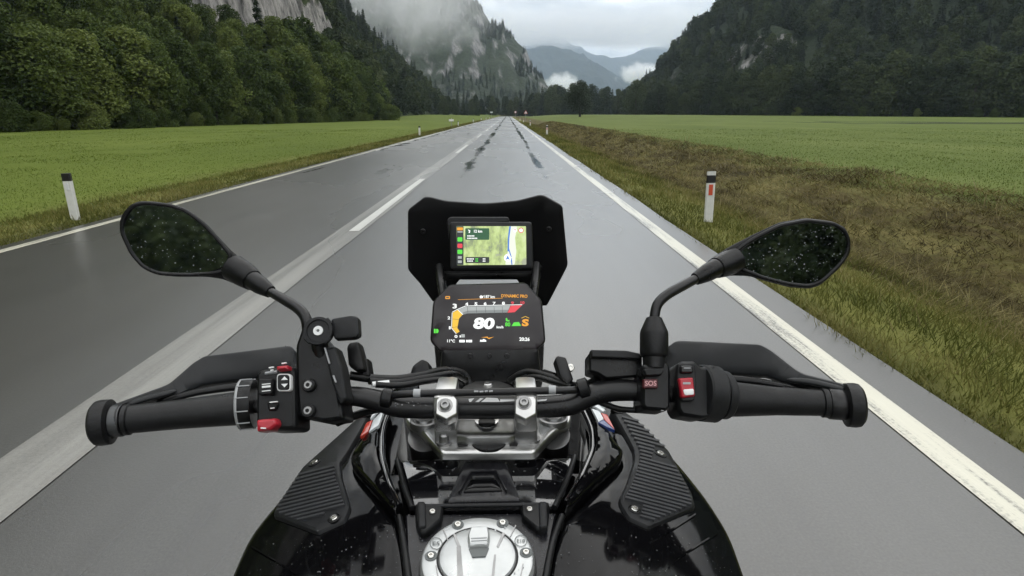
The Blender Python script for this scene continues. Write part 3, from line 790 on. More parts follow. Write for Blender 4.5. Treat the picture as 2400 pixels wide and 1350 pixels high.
field('meadow_grass', 'fresh green grass of the right meadow behind the ditch', M_GR_R, [(8.2 + 1.2 * fbm(Yr / 3, Yr * 0, 3) + rg.random(n_) ** 1.4 * np.maximum(6, 1.25 * Yr), Yr, rg.uniform(0.015, 0.05, n_), 0.25, 0.004)])
field('verge_grass', 'olive grass of the road verges', M_GR_V, [band(34000, 4, 150, -6.9, -5.36, 0.03, 0.12, 0.5, 0.004), band(60000, 1.2, 120, 2.07, 4.4, 0.03, 0.13, 0.5, 0.004), band(9000, 1.2, 60, 2.03, 2.2, 0.02, 0.06, 0.7, 0.004)])
field('ditch_grass', 'tangled brown dry grass in the roadside ditch', M_GR_B, [band(110000, 2.2, 130, 3.5, 9.2, 0.03, 0.15, 1.5, 0.005)])

field('seed_stalks', 'pale dry seed stalks standing in the ditch grass', M_GR_S, [band(900, 3, 70, 3.4, 9.4, 0.2, 0.42, 0.35, 0.002), band(250, 3, 60, 2.5, 3.6, 0.1, 0.22, 0.4, 0.002)])

# ---- roadside delineator posts
M_POST = simple('post_plastic', (0.72, 0.72, 0.69), 0.45, var=0.08, nscale=12, bmp=0.1)
M_POSTBLK = simple('post_black_band', (0.015, 0.015, 0.016), 0.45, nscale=20)
M_REFL_RED = simple('red_reflector', (0.62, 0.10, 0.055), 0.25, nscale=300, bmp=0.3)
M_REFL_WHT = simple('white_reflector', (0.75, 0.76, 0.78), 0.2, nscale=300, bmp=0.3)
M_SIGN_RED = simple('sign_red', (0.55, 0.03, 0.03), 0.35, nscale=30); M_SIGN_WHT = simple('sign_white', (0.8, 0.8, 0.78), 0.35, nscale=30)
M_STEEL = simple('galvanised_steel', (0.42, 0.43, 0.44), 0.4, metal=0.8, var=0.15, nscale=25)
def post_section(z0, z1, r=1.0, off=0.0):
    prof = [(-0.06, -0.035), (-0.045, -0.05), (0.045, -0.05), (0.06, -0.035), (0.02, 0.045), (0.0, 0.052), (-0.02, 0.045)]
    n = len(prof); v, f = [], []
    for (z, k, sl) in ((z0, r, 0), (z1, r, off)):
        for x, y in prof: v.append((x * k, y * k, z + sl * (y * -0.35)))
    for i in range(n): f.append((i, (i + 1) % n, n + (i + 1) % n, n + i))
    f += [tuple(range(n))[::-1], tuple(range(n, 2 * n))]
    return v, f
def recess_plate(x0, x1, z0, z1, y=-0.053, t=0.006):
    return box_verts((x0, y, z0), (x1, y + t, z1))
PM = {}
for key, (vf, mt) in {'body': (post_section(-0.15, 0.52), M_POST), 'black_band': (post_section(0.52, 0.62, 1.02), M_POSTBLK), 'cap': (post_section(0.62, 0.655, 0.98, 1.0), M_POST),
                      'red': (recess_plate(-0.026, 0.026, 0.36, 0.50, -0.056, 0.008), M_REFL_RED), 'white': (recess_plate(-0.02, 0.02, 0.40, 0.49, -0.056, 0.008), M_REFL_WHT)}.items():
    me = mesh_from(*vf, 40); me.materials.append(mt); PM[key] = me
ORD = ['nearest', 'second', 'third', 'fourth', 'fifth', 'sixth', 'seventh']
def delineator(X, Y, refl, label, cap=True):
    o = empty('delineator_post', (X, Y, float(G(X, Y))), label, 'post', 'white delineator posts along the road')
    o.rotation_euler = (R(random.uniform(-1, 1)), R(random.uniform(-1.2, 1.2)), R(random.uniform(-6, 6)))
    for nm, me in (('body', PM['body']), ('black_band', PM['black_band']), ('reflector', PM[refl])) + ((('cap', PM['cap']),) if cap else ()):
        c = bpy.data.objects.new(nm, me); c.parent = o; COL.objects.link(c)
    return o
for i in range(7):
    Y = 8.0 + 33.2 * i
    delineator(-5.86 - 0.04 * i, Y + 0.1, 'white', '%s white delineator post along the left road edge, counted from the camera' % ORD[i], False)
    if i < 5: delineator(2.70 + 0.03 * i, Y + (0 if i == 0 else 1.8), 'red', '%s white delineator post with red reflector on the right verge, counted from the camera' % ORD[i])

# ---- traffic signs far down the road
def disc_poly(r, n, cz): return [(r * math.sin(2 * math.pi * k / n), cz + r * math.cos(2 * math.pi * k / n)) for k in range(n)]
def plate(poly, y, t):
    n = len(poly); v = [(x, y, z) for x, z in poly] + [(x, y + t, z) for x, z in poly]
    f = [tuple(range(n)), tuple(range(n, 2 * n))[::-1]] + [(i, n + i, n + (i + 1) % n, (i + 1) % n) for i in range(n)]
    return v, f
def sign(name, X, Y, kind, label, hz=2.0, s=0.45):
    z = float(G(X, Y)); o = empty(name, (X, Y, z), label, 'sign')
    def add(nm, vf, mt):
        v, f = vf; mk(nm, [(a + X, b_ + Y, c + z) for a, b_, c in v], f, mt, o, None)
    pv = [(0.035 * math.cos(2 * math.pi * k / 8), 0.035 * math.sin(2 * math.pi * k / 8), zz) for zz in (-0.2, hz + 0.25) for k in range(8)]
    add('pole', (pv, [(k, (k + 1) % 8, 8 + (k + 1) % 8, 8 + k) for k in range(8)] + [tuple(range(8, 16))]), M_STEEL)
    n = 3 if kind == 'triangle' else 20
    if kind == 'board':
        add('panel', plate([(-s, hz - s * 0.4), (s, hz - s * 0.4), (s, hz + s * 0.4), (-s, hz + s * 0.4)], -0.06, 0.02), M_SIGN_WHT); return
    add('border', plate(disc_poly(s, n, hz), -0.06, 0.02), M_SIGN_RED)
    add('face', plate(disc_poly(s * 0.76, n, hz), -0.068, 0.006), M_SIGN_WHT)
    if kind == 'triangle': add('symbol', plate([(-0.03 * s, hz - 0.2 * s), (0.03 * s, hz - 0.2 * s), (0.06 * s, hz + 0.3 * s), (-0.06 * s, hz + 0.3 * s)], -0.072, 0.003), M_POSTBLK)
sign('warning_sign', 4.35, 150, 'triangle', 'red bordered triangular warning sign on a pole right of the road', 2.15, 0.55)
sign('road_sign', 3.1, 250, 'round', 'small round sign at the far end of the road', 2.3, 0.45)
sign('road_sign', -6.35, 70, 'board', 'small white board sign behind a post on the left verge', 0.75, 0.28)
sign('road_sign', -7.6, 290, 'board', 'tiny pale board far off on the left verge', 2.4, 0.6)

# ================================================================= MODELLING TOOLS
def unit(v): return v / np.maximum(np.linalg.norm(v, axis=-1, keepdims=True), 1e-9)
def circ(cx, cy, rx, ry=None, n=24, a0=0.0):
    ry = rx if ry is None else ry
    return [(cx + rx * math.cos(a0 + 2 * math.pi * k / n), cy + ry * math.sin(a0 + 2 * math.pi * k / n)) for k in range(n)]
def rnd(poly, r, seg=4):
    """round the corners of a polygon"""
    out = []; n = len(poly)
    rr = r if isinstance(r, (list, tuple)) else [r] * n
    for i in range(n):
        p = np.array(poly[i], float); a = np.array(poly[i - 1], float) - p; b = np.array(poly[(i + 1) % n], float) - p
        la, lb = np.linalg.norm(a), np.linalg.norm(b)
        d = min(rr[i], la * 0.48, lb * 0.48)
        if d < 0.05: out.append(tuple(p)); continue
        s, e_ = p + a / la * d, p + b / lb * d
        for k in range(seg + 1):
            t = k / seg
            out.append(tuple(s * (1 - t) ** 2 + 2 * t * (1 - t) * p + e_ * t * t))
    return out
def rect(x0, y0, x1, y1, r=0): 
    q = [(x0, y0), (x1, y0), (x1, y1), (x0, y1)]
    return rnd(q, r) if r else q
def inside(p, poly):
    x, y = p; c = False; n = len(poly); j = n - 1
    for i in range(n):
        xi, yi = poly[i]; xj, yj = poly[j]
        if (yi > y) != (yj > y) and x < (xj - xi) * (y - yi) / (yj - yi) + xi: c = not c
        j = i
    return c
def edge_dist(P, poly):
    A = np.array(poly, float); B = np.roll(A, -1, 0); d = B - A
    P = np.asarray(P, float)[:, None, :]
    t = np.clip(((P - A) * d).sum(-1) / np.maximum((d * d).sum(-1), 1e-9), 0, 1)
    q = A + d * t[..., None]
    return np.linalg.norm(P - q, axis=-1).min(1)
def densify(poly, step):
    out = []; n = len(poly)
    for i in range(n):
        a, b = np.array(poly[i], float), np.array(poly[(i + 1) % n], float)
        k = max(1, int(np.linalg.norm(b - a) / step))
        for j in range(k): out.append(tuple(a + (b - a) * j / k))
    return out
def plane(px, py, d, n):
    """surface: the plane through a sight point with the given normal"""
    p0 = PT(px, py, d); n = np.array(n, float); n /= np.linalg.norm(n)
    def s(x, y):
        r = ray(x, y); return CAMN + r * (np.dot(p0 - CAMN, n) / np.dot(r, n))
    return s
def depth(fn): return lambda x, y: PT(x, y, fn(x, y))
def normal_at(s, x, y, e=None):
    e = e or getattr(s, 'step', 1.5)
    a, b = s(x + e, y) - s(x - e, y), s(x, y - e) - s(x, y + e)
    n = np.array((a[1] * b[2] - a[2] * b[1], a[2] * b[0] - a[0] * b[2], a[0] * b[1] - a[1] * b[0]))
    n = n / math.sqrt(n @ n)
    return n if n @ (CAMN - s(x, y)) > 0 else -n
def sheet(name, poly, s, mat, parent, lift=0.0, thick=0.004, bev=3.0, back=0.01, grid=0, crown=0.0, smooth=32, off=0.0, dens=None, taper=0.0):
    """a moulded plate: outline drawn along sight lines onto surface s, raised by thick with a rounded rim, closed at the back"""
    poly = densify(poly, dens or (min(6.0, max(2.5, bev * 0.7)) if bev > 0 else 8.0))
    ar = sum(poly[i - 1][0] * poly[i][1] - poly[i][0] * poly[i - 1][1] for i in range(len(poly)))
    if ar < 0: poly = poly[::-1]
    A = np.array(poly, float); n = len(A)
    pts = [tuple(p) for p in poly]
    if bev > 0:
        T = np.roll(A, -1, 0) - np.roll(A, 1, 0); T /= np.maximum(np.linalg.norm(T, axis=1, keepdims=True), 1e-9)
        nin = np.stack((-T[:, 1], T[:, 0]), 1)
        for q in (0.12, 0.4, 1.0):
            R_ = A + nin * bev * q
            dd = edge_dist(R_, poly)
            pts += [tuple(p) for p, d_ in zip(R_, dd) if d_ > bev * q * 0.93 and inside(p, poly)]
    if bev > 0:      # thin out crowded ring points at corners
        keep = pts[:n]; cell = {}
        for p in keep: cell.setdefault((int(p[0] // 1.0), int(p[1] // 1.0)), []).append(p)
        mind = min(1.0, bev * 0.11)
        for p in pts[n:]:
            k0 = (int(p[0] // 1.0), int(p[1] // 1.0))
            if all((p[0] - q[0]) ** 2 + (p[1] - q[1]) ** 2 > mind * mind for i in (-1, 0, 1) for j in (-1, 0, 1) for q in cell.get((k0[0] + i, k0[1] + j), ())):
                keep.append(p); cell.setdefault(k0, []).append(p)
        pts = keep
    if grid:
        x0, y0 = A.min(0); x1, y1 = A.max(0)
        g = [(x, y) for x in np.arange(x0 + grid / 2, x1, grid) for y in np.arange(y0 + grid / 2, y1, grid)]
        g = [p for p in g if inside(p, poly)]
        if g:
            dd = edge_dist(g, poly); pts += [p for p, d_ in zip(g, dd) if d_ > max(bev * 1.15, grid * 0.4)]
    res = delaunay_2d_cdt([Vector(p) for p in pts], [(i, (i + 1) % n) for i in range(n)], [], 1, 1e-4)
    P2 = np.array([tuple(v) for v in res[0]]); faces = res[2]
    dd = edge_dist(P2, poly)
    dm = max(dd.max(), 1e-6)
    V, Nn = [], []
    for (x, y), d_ in zip(P2, dd):
        nn = normal_at(s, x, y)
        k = 1.0 if bev <= 0 else math.sqrt(max(0.0, 1 - (1 - min(1.0, d_ / bev)) ** 2))
        V.append(s(x, y) + nn * (off + lift + thick * k + crown * (1 - (1 - d_ / dm) ** 2))); Nn.append(nn)
    bm = bmesh.new()
    bv = [bm.verts.new(tuple(v)) for v in V]
    for f in faces:
        try:
            fa = bm.faces.new([bv[i] for i in f])
        except ValueError: continue
    bm.normal_update()
    for fa in bm.faces:
        c = fa.calc_center_median()
        if fa.normal.dot(Vector(CAMN) - c) < 0: fa.normal_flip()
    if back > 0:
        be = [e for e in bm.edges if len(e.link_faces) == 1]
        idx = {v: i for i, v in enumerate(bv)}
        bvs = {v for e in be for v in e.verts}
        new = {}
        cen = sum((v.co for v in bvs), Vector()) / len(bvs)
        for v in bvs: new[v] = bm.verts.new((v.co - Vector(Nn[idx[v]]) * back).lerp(cen - Vector(Nn[idx[v]]) * back, taper))
        for e in be:
            fa = e.link_faces[0]
            a, b = e.verts
            for lp in fa.loops:
                if lp.edge == e: a, b = lp.vert, lp.link_loop_next.vert
            bm.faces.new((b, a, new[a], new[b]))
        bm.verts.index_update()
        ee = [e for e in bm.edges if len(e.link_faces) == 1]
        bmesh.ops.holes_fill(bm, edges=ee, sides=0)
    bmesh.ops.remove_doubles(bm, verts=list(bm.verts), dist=1e-7)
    me = bpy.data.meshes.new(name)
    o0 = ORIGIN[parent] if parent is not None else np.zeros(3)
    bmesh.ops.translate(bm, verts=bm.verts, vec=Vector(-o0))
    bm.to_mesh(me); bm.free()
    if smooth is not None:
        me.polygons.foreach_set('use_smooth', [True] * len(me.polygons)); me.set_sharp_from_angle(angle=R(smooth))
    return link_mesh(name, me, mat, parent)
def decal(name, poly, s, mat, parent, off):
    return sheet(name, poly, s, mat, parent, off=off, thick=0.0, bev=0, back=0.0, smooth=None)
def frame3(d):
    d = np.asarray(d, float); d = d / np.linalg.norm(d)
    u = np.cross(d, (0, 0, 1.0) if abs(d[2]) < 0.9 else (1.0, 0, 0)); u /= np.linalg.norm(u)
    return d, u, np.cross(d, u)
def spline(pts, sub):
    P = [np.asarray(p, float) for p in pts]; out = []
    for i in range(len(P) - 1):
        p0, p1, p2, p3 = P[max(i - 1, 0)], P[i], P[i + 1], P[min(i + 2, len(P) - 1)]
        for k in range(sub):
            t = k / sub
            out.append(0.5 * (2 * p1 + (p2 - p0) * t + (2 * p0 - 5 * p1 + 4 * p2 - p3) * t * t + (3 * p1 - p0 - 3 * p2 + p3) * t ** 3))
    out.append(P[-1]); return out
def tube(name, pts, rad, mat, parent, seg=16, sub=6, caps=True, smooth=50, flat=1.0):
    """swept tube; pts are (x,y,z) or (x,y,z,r)"""
    q = [tuple(p) + ((rad,) if len(p) == 3 else ()) for p in pts]
    q = spline(q, sub) if sub > 1 else [np.array(p, float) for p in q]
    V, Fc = [], []
    u = None
    for i, p in enumerate(q):
        t = q[min(i + 1, len(q) - 1)][:3] - q[max(i - 1, 0)][:3]; t = t / np.linalg.norm(t)
        if u is None: _, u, _ = frame3(t)
        u = u - t * np.dot(u, t); u /= np.linalg.norm(u); w = np.cross(t, u)
        for k in range(seg):
            a = 2 * math.pi * k / seg
            V.append(p[:3] + (u * math.cos(a) + w * math.sin(a) * flat) * p[3])
    for i in range(len(q) - 1):
        for k in range(seg):
            Fc.append((i * seg + k, i * seg + (k + 1) % seg, (i + 1) * seg + (k + 1) % seg, (i + 1) * seg + k))
    if caps: Fc += [tuple(range(seg))[::-1], tuple(range((len(q) - 1) * seg, len(q) * seg))]
    return mk(name, V, Fc, mat, parent, smooth)
def turned(name, p0, axis, prof, mat, parent, seg=28, smooth=35):
    """lathe: prof = [(distance along axis, radius)]"""
    d, u, w = frame3(axis); p0 = np.asarray(p0, float); V, Fc = [], []
    for h, r in prof:
        for k in range(seg):
            a = 2 * math.pi * k / seg; V.append(p0 + d * h + (u * math.cos(a) + w * math.sin(a)) * max(r, 1e-5))
    for i in range(len(prof) - 1):
        for k in range(seg):
            Fc.append((i * seg + k, (i + 1) * seg + k, (i + 1) * seg + (k + 1) % seg, i * seg + (k + 1) % seg))
    Fc += [tuple(range(seg)), tuple(range((len(prof) - 1) * seg, len(prof) * seg))[::-1]]
    return mk(name, V, Fc, mat, parent, smooth)
def rbox(name, c, ax, size, mat, parent, bev=0.003, seg=2, smooth=35):
    """bevelled box: centre, (x,y,z) axes, full size"""
    bm = bmesh.new(); bmesh.ops.create_cube(bm, size=1.0)
    for v in bm.verts: v.co = Vector((v.co.x * size[0], v.co.y * size[1], v.co.z * size[2]))
    if bev > 0: bmesh.ops.bevel(bm, geom=list(bm.edges), offset=bev, segments=seg, profile=0.6, affect='EDGES')
    M = np.array([np.asarray(a, float) / np.linalg.norm(a) for a in ax]).T
    o0 = ORIGIN[parent] if parent is not None else np.zeros(3)
    for v in bm.verts: v.co = Vector(M @ np.array(v.co) + np.asarray(c, float) - o0)
    bmesh.ops.recalc_face_normals(bm, faces=list(bm.faces))
    me = bpy.data.meshes.new(name); bm.to_mesh(me); bm.free()
    me.polygons.foreach_set('use_smooth', [True] * len(me.polygons)); me.set_sharp_from_angle(angle=R(smooth))
    return link_mesh(name, me, mat, parent)
def bolt(px, py, rpx, s, parent, mat, name='bolt', socket=True, lift=0.0):
    p = s(px, py); n = normal_at(s, px, py); r = rpx * np.dot(p - CAMN, -CR[:, 2]) / F
    o = turned(name, p + n * lift, n, [(-0.004, r), (r * 0.35, r), (r * 0.55, r * 0.82), (r * 0.55, r * 0.48), (r * 0.15, r * 0.42), (r * 0.15, 0)], mat, parent, 16, 30)
    return o
TXT = {}
def text(body, cx, cy, hpx, s, mat, parent, off, wpx=None, bold=0.0, skew=0.0, rot=0.0, name='lettering'):
    cu = bpy.data.curves.new('txt', 'FONT'); cu.body = body; cu.size = 1.0; cu.offset = bold; cu.resolution_u = 3
    tmp = bpy.data.objects.new('txt', cu); COL.objects.link(tmp)
    bpy.context.view_layer.update()
    me = bpy.data.meshes.new_from_object(tmp.evaluated_get(bpy.context.evaluated_depsgraph_get()))
    bpy.data.objects.remove(tmp)
    co = np.array([tuple(v.co) for v in me.vertices])
    if len(co) == 0: return None
    lo, hi = co.min(0), co.max(0); c = (lo + hi) / 2
    sy = hpx / (hi[1] - lo[1]); sx = sy if wpx is None else wpx / (hi[0] - lo[0])
    o0 = ORIGIN[parent]
    cr, sr = math.cos(rot), math.sin(rot)
    for v, q in zip(me.vertices, co):
        x, y = (q[0] - c[0]) * sx, (q[1] - c[1]) * sy
        x += skew * y
        X, Y = cx + x * cr + y * sr, cy - (y * cr - x * sr)
        v.co = Vector(s(X, Y) + normal_at(s, X, Y) * off - o0)
    me.update()
    return link_mesh(name, me, mat, parent)
def drops(poly, s, n, r0, r1, mat, parent, seed, off=0.0, name='water_drops'):
    rg = np.random.default_rng(seed); V, Fc = [], []
    A = np.array(poly); x0, y0 = A.min(0); x1, y1 = A.max(0); made = 0; tries = 0
    while made < n and tries < n * 20:
        tries += 1
        x, y = rg.uniform(x0, x1), rg.uniform(y0, y1)
        if not inside((x, y), poly): continue
        p = s(x, y); nn = normal_at(s, x, y); d = np.dot(p - CAMN, -CR[:, 2])
        r = (r0 + (r1 - r0) * rg.random() ** 2.5) * d / F
        _, u, w = frame3(nn); b0 = len(V); el = rg.uniform(0.8, 1.35); p = p + nn * off
        for h, k in ((-0.05, 1.0), (0.3, 0.9), (0.52, 0.5)):
            for j in range(7):
                a = 2 * math.pi * j / 7; V.append(p + nn * r * h + (u * math.cos(a) * el + w * math.sin(a)) * r * k)
        V.append(p + nn * r * 0.6)
        for i in range(2):
            for j in range(7): Fc.append((b0 + i * 7 + j, b0 + i * 7 + (j + 1) % 7, b0 + (i + 1) * 7 + (j + 1) % 7, b0 + (i + 1) * 7 + j))
        for j in range(7): Fc.append((b0 + 14 + j, b0 + 14 + (j + 1) % 7, b0 + 21))
        made += 1
    o = mk(name, V, Fc, mat, parent, 80); o['kind'] = 'stuff'
    return o

# ================================================================= THE MOTORCYCLE
K_PLASTIC = simple('black_plastic', (0.0065, 0.0068, 0.0074), 0.36, spec=0.28, var=0.45, nscale=40, bmp=0.35, bdist=0.0005, rvar=0.16)
K_TEXT = simple('textured_grey_plastic', (0.0145, 0.0152, 0.0165), 0.48, spec=0.25, var=0.2, nscale=60, bmp=0.4, bdist=0.0005, rvar=0.08)
K_RUBBER = simple('grip_rubber', (0.0085, 0.0087, 0.0095), 0.42, spec=0.3, var=0.4, nscale=50, bmp=0.5, bdist=0.0006, rvar=0.18)
K_GLOSS = simple('gloss_black_paint', (0.003, 0.003, 0.0035), 0.07, spec=0.22, nscale=20, rvar=0.03)
K_WETGLOSS = simple('wet_gloss_cover', (0.004, 0.004, 0.005), 0.06, spec=1.0, coat=1.0, nscale=20, rvar=0.03)
K_SATIN = simple('satin_black_cover', (0.010, 0.010, 0.012), 0.22, spec=0.4, var=0.3, nscale=90, rvar=0.08, bmp=0.1, bdist=0.0003)
K_BAR = simple('anodised_black_bar', (0.009, 0.009, 0.010), 0.33, spec=0.4, nscale=60, rvar=0.07, bmp=0.1, bdist=0.0003)
K_ALU = simple('brushed_aluminium', (0.60, 0.60, 0.59), 0.30, metal=1.0, var=0.12, nscale=30, rvar=0.08)
K_ALUDARK = simple('grey_cast_aluminium', (0.30, 0.30, 0.30), 0.38, metal=1.0, var=0.2, nscale=40, rvar=0.08)
K_SILVER = simple('silver_painted_metal', (0.50, 0.515, 0.515), 0.28, metal=0.55, spec=0.5, coat=0.5, var=0.06, nscale=50, rvar=0.06)
K_STEEL = simple('stainless_bolt', (0.62, 0.61, 0.58), 0.25, metal=1.0, nscale=80, rvar=0.08)
K_WHITE = simple('white_print', (0.75, 0.76, 0.76), 0.35, nscale=50)
K_GREYP = simple('grey_print', (0.34, 0.35, 0.36), 0.4, nscale=50)
K_RED = simple('red_switch', (0.42, 0.02, 0.035), 0.3, spec=0.5, nscale=50, var=0.2)
K_REDST = simple('red_stripe', (0.55, 0.05, 0.03), 0.15, coat=0.8, nscale=50); K_BLUEST = simple('blue_stripe', (0.02, 0.05, 0.22), 0.15, coat=0.8, nscale=50)
K_WHITEST = simple('white_stripe', (0.68, 0.72, 0.74), 0.15, coat=0.8, nscale=50)
K_TYRE = simple('tyre_rubber', (0.016, 0.016, 0.016), 0.7, nscale=30, bmp=0.4, bdist=0.002)
K_GLASSBLK = simple('display_glass', (0.020, 0.015, 0.017), 0.16, spec=0.55, nscale=30, rvar=0.03)
K_LETDARK = simple('dark_engraving', (0.10, 0.11, 0.11), 0.5, nscale=50)
K_MIRROR = simple('mirror_glass', (0.62, 0.66, 0.64), 0.03, metal=1.0, nscale=14, rvar=0.02)
K_DROP = simple('water_drop', (0.24, 0.26, 0.26), 0.04, spec=1.0, nscale=30)  # pale base colour stands for the sky light refracted in the drops
K_DROPDK = simple('water_drop_on_black', (0.06, 0.062, 0.065), 0.02, spec=1.0, coat=1.0, nscale=30)  # grey base colour paints in the sky's brightness in drops on black
E_WHITE = emitter('screen_white', (0.92, 0.95, 0.93), 1.0); E_YEL = emitter('screen_yellow', (0.85, 0.50, 0.03), 0.9); E_ORG = emitter('screen_orange', (0.85, 0.36, 0.02), 0.85)
E_RED = emitter('screen_red', (0.75, 0.05, 0.07), 0.9); E_GRN = emitter('screen_green', (0.10, 0.80, 0.05), 0.8); E_GREY = emitter('screen_grey', (0.42, 0.45, 0.44), 0.8)
E_DIM = emitter('screen_dim', (0.12, 0.12, 0.12), 0.4)

K_COLLAR = simple('dark_collar_metal', (0.075, 0.078, 0.08), 0.35, metal=0.6, nscale=40)
X0 = -0.034
moto = empty('motorcycle', (X0, 0.3, 0.0), 'black adventure motorcycle with wet handlebar, mirrors and silver fuel cap, ridden along the road', 'motorcycle')

# ---- tank surface
BY = [-0.1, 0.2, 0.30, 0.40, 0.45, 0.53, 0.62, 0.70, 0.80, 0.95]
BZ = [0.80, 0.905, 0.930, 0.940, 0.942, 0.950, 0.955, 0.955, 0.945, 0.90]
WY = [-0.1, 0.2, 0.3, 0.4, 0.5, 0.6, 0.67, 0.70, 0.75, 0.785, 0.86, 0.95]
WW = [0.13, 0.19, 0.232, 0.248, 0.252, 0.252, 0.240, 0.218, 0.197, 0.182, 0.15, 0.11]
def Bz(x, y):
    xb = abs(x - X0); w = np.interp(y, WY, WW)
    t = min(1.0, max(0.0, (xb - 0.085) / (w - 0.085)))
    return float(np.interp(y, BY, BZ) - 0.055 * t ** 1.8 - 2.2 * max(0.0, xb - w))
def Bz_v(x, y):      # the smooth surface the panels follow: goes on past the shell's edge
    xb = np.abs(x - XT); w = np.interp(y, WY2, WW2)
    t = np.clip((xb - 0.085) / (w - 0.085), 0, 1.6)
    return np.interp(y, BY2, BZ2) - 0.045 * t ** 1.8
XT = -0.020       # the tank sits a little right of the steering axis as the bike leans
_yy = np.linspace(-0.2, 1.4, 400)
def smooth_tab(xp, fp, k=41):
    f = np.interp(_yy, xp, fp); ker = np.hanning(k); ker /= ker.sum()
    return np.convolve(np.pad(f, k // 2, mode='edge'), ker, 'valid')
BY2, BZ2 = _yy, smooth_tab([-0.1, 0.2, 0.30, 0.40, 0.45, 0.53, 0.62, 0.70, 0.80, 1.3], [0.86, 0.915, 0.930, 0.940, 0.942, 0.950, 0.955, 0.955, 0.955, 0.95])
WY2, WW2 = _yy, smooth_tab([0.2, 0.4, 0.6, 0.7, 0.8, 1.2], [0.25, 0.268, 0.272, 0.262, 0.25, 0.24])
GX, GY, GS_ = 440, 900, 10
gx, gy = np.meshgrid(np.arange(GX, 1860, GS_), np.arange(GY, 1500, GS_), indexing='ij')
rays = np.stack(((gx - 1200) / F, -(gy - 675) / F, -np.ones(gx.shape)), -1) @ CR.T
lo_ = np.full(gx.shape, 0.25); hi_ = np.full(gx.shape, 2.5); found = np.zeros(gx.shape, bool)
for dd_ in np.arange(0.26, 2.5, 0.01):
    p = CAMN + rays * dd_
    hit = (~found) & (p[..., 2] < Bz_v(p[..., 0], p[..., 1]))
    lo_[hit], hi_[hit] = dd_ - 0.01, dd_; found |= hit
for _ in range(22):
    m = 0.5 * (lo_ + hi_); p = CAMN + rays * m[..., None]; below = p[..., 2] < Bz_v(p[..., 0], p[..., 1])
    hi_ = np.where(below, m, hi_); lo_ = np.where(below, lo_, m)
SURF = CAMN + rays * lo_[..., None]
gn = np.cross(np.gradient(SURF, axis=0), np.gradient(SURF, axis=1)); gn /= np.linalg.norm(gn, axis=-1, keepdims=True)
gn *= np.sign(gn[..., 2:3])
SURF = SURF - gn * 0.012          # room for the panels, whose tops then lie along the sight lines
GNX, GNY = gx.shape
def _w(t): return (-0.5 * t + t * t - 0.5 * t ** 3, 1 - 2.5 * t * t + 1.5 * t ** 3, 0.5 * t + 2 * t * t - 1.5 * t ** 3, -0.5 * t * t + 0.5 * t ** 3)
def bs(px, py):
    """the tank's panel bed behind a pixel"""
    u = min(max((px - GX) / GS_, 1.0), GNX - 3.001); v = min(max((py - GY) / GS_, 1.0), GNY - 3.001)
    i, j = int(u), int(v)
    return np.einsum('i,j,ijk->k', _w(u - i), _w(v - j), SURF[i - 1:i + 3, j - 1:j + 3])
bs.step = 6.0
def zplane(z):
    def s(x, y):
        r = ray(x, y); return CAMN + r * ((z - CAMN[2]) / r[2])
    return s
# body shell under the panels
ysb = np.concatenate((np.linspace(0.12, 0.60, 17), [0.612, 0.618], np.linspace(0.64, 0.86, 9)))
V, Fc = [], []
SHY, SHW = [0.1, 0.3, 0.43, 0.49, 0.55, 0.60, 0.672, 0.736, 0.80, 0.86], [0.17, 0.22, 0.240, 0.247, 0.252, 0.243, 0.228, 0.203, 0.185, 0.16]
for y in ysb:
    w = float(np.interp(y, SHY, SHW)); win = float(np.interp(y, [0.62, 0.635, 0.78, 0.86], [0.118, 0.118, 0.128, 0.12]))
    col = [0.0, 0.05, 0.1, win - 0.004, win, 0.5 * (win + w), 0.8 * w + 0.2 * win, 0.93 * w + 0.07 * win, w]
    half = []
    for xb in col:
        z = float(Bz_v(XT + xb, y)) - 0.015
        if y > 0.615 and xb < win - 0.001: z = 0.80
        half.append((xb, z))
    zt = half[-1][1]
    half += [(w + 0.003, zt - 0.010), (w + 0.005, zt - 0.035), (w + 0.005, zt - 0.08), (w - 0.004, zt - 0.16), (w - 0.03, zt - 0.24), (max(0.05, w - 0.10), zt - 0.32), (0.04, zt - 0.34)]
    row = [(XT - a, y, z) for a, z in half[::-1]] + [(XT + a, y, z) for a, z in half[1:]]
    V += row; nrow = len(row)
for i in range(len(ysb) - 1):
    for k in range(nrow - 1): Fc.append((i * nrow + k, i * nrow + k + 1, (i + 1) * nrow + k + 1, (i + 1) * nrow + k))
Fc += [tuple(range(nrow))[::-1], tuple(range((len(ysb) - 1) * nrow, len(ysb) * nrow))]
tank = mk('fuel_tank', V, Fc, K_GLOSS, moto, 40)

# ---- tank panels
def both(name, left, right, **kw):
    return [sheet(name, p, bs, parent=moto, **kw) for p in (left, right)]
gl = sheet('tank_wing_panel', rnd([(912, 955), (896, 1000), (893, 1048), (895, 1078), (910, 1130), (936, 1188), (930, 1214), (833, 1106), (822, 1088), (824, 1070), (853, 1030), (886, 965)], 8), bs, K_GLOSS, moto, lift=0.008, thick=0.010, bev=9, back=0.03, grid=22, crown=0.004)
gr = sheet('tank_wing_panel', rnd([(1364, 950), (1386, 1005), (1390, 1048), (1383, 1072), (1362, 1120), (1326, 1180), (1322, 1208), (1402, 1132), (1455, 1086), (1462, 1064), (1438, 1036), (1400, 962)], 8), bs, K_GLOSS, moto, lift=0.008, thick=0.010, bev=9, back=0.03, grid=22, crown=0.004)
ll = sheet('tank_side_panel', rnd([(868, 1000), (828, 1090), (930, 1214), (948, 1290), (966, 1450), (485, 1450), (536, 1330), (574, 1246), (636, 1170), (710, 1090), (796, 1016)], [10, 14, 8, 10, 5, 5, 40, 40, 40, 40, 20]), bs, K_GLOSS, moto, lift=0.001, thick=0.004, bev=12, back=0.03, grid=26, crown=0.002)
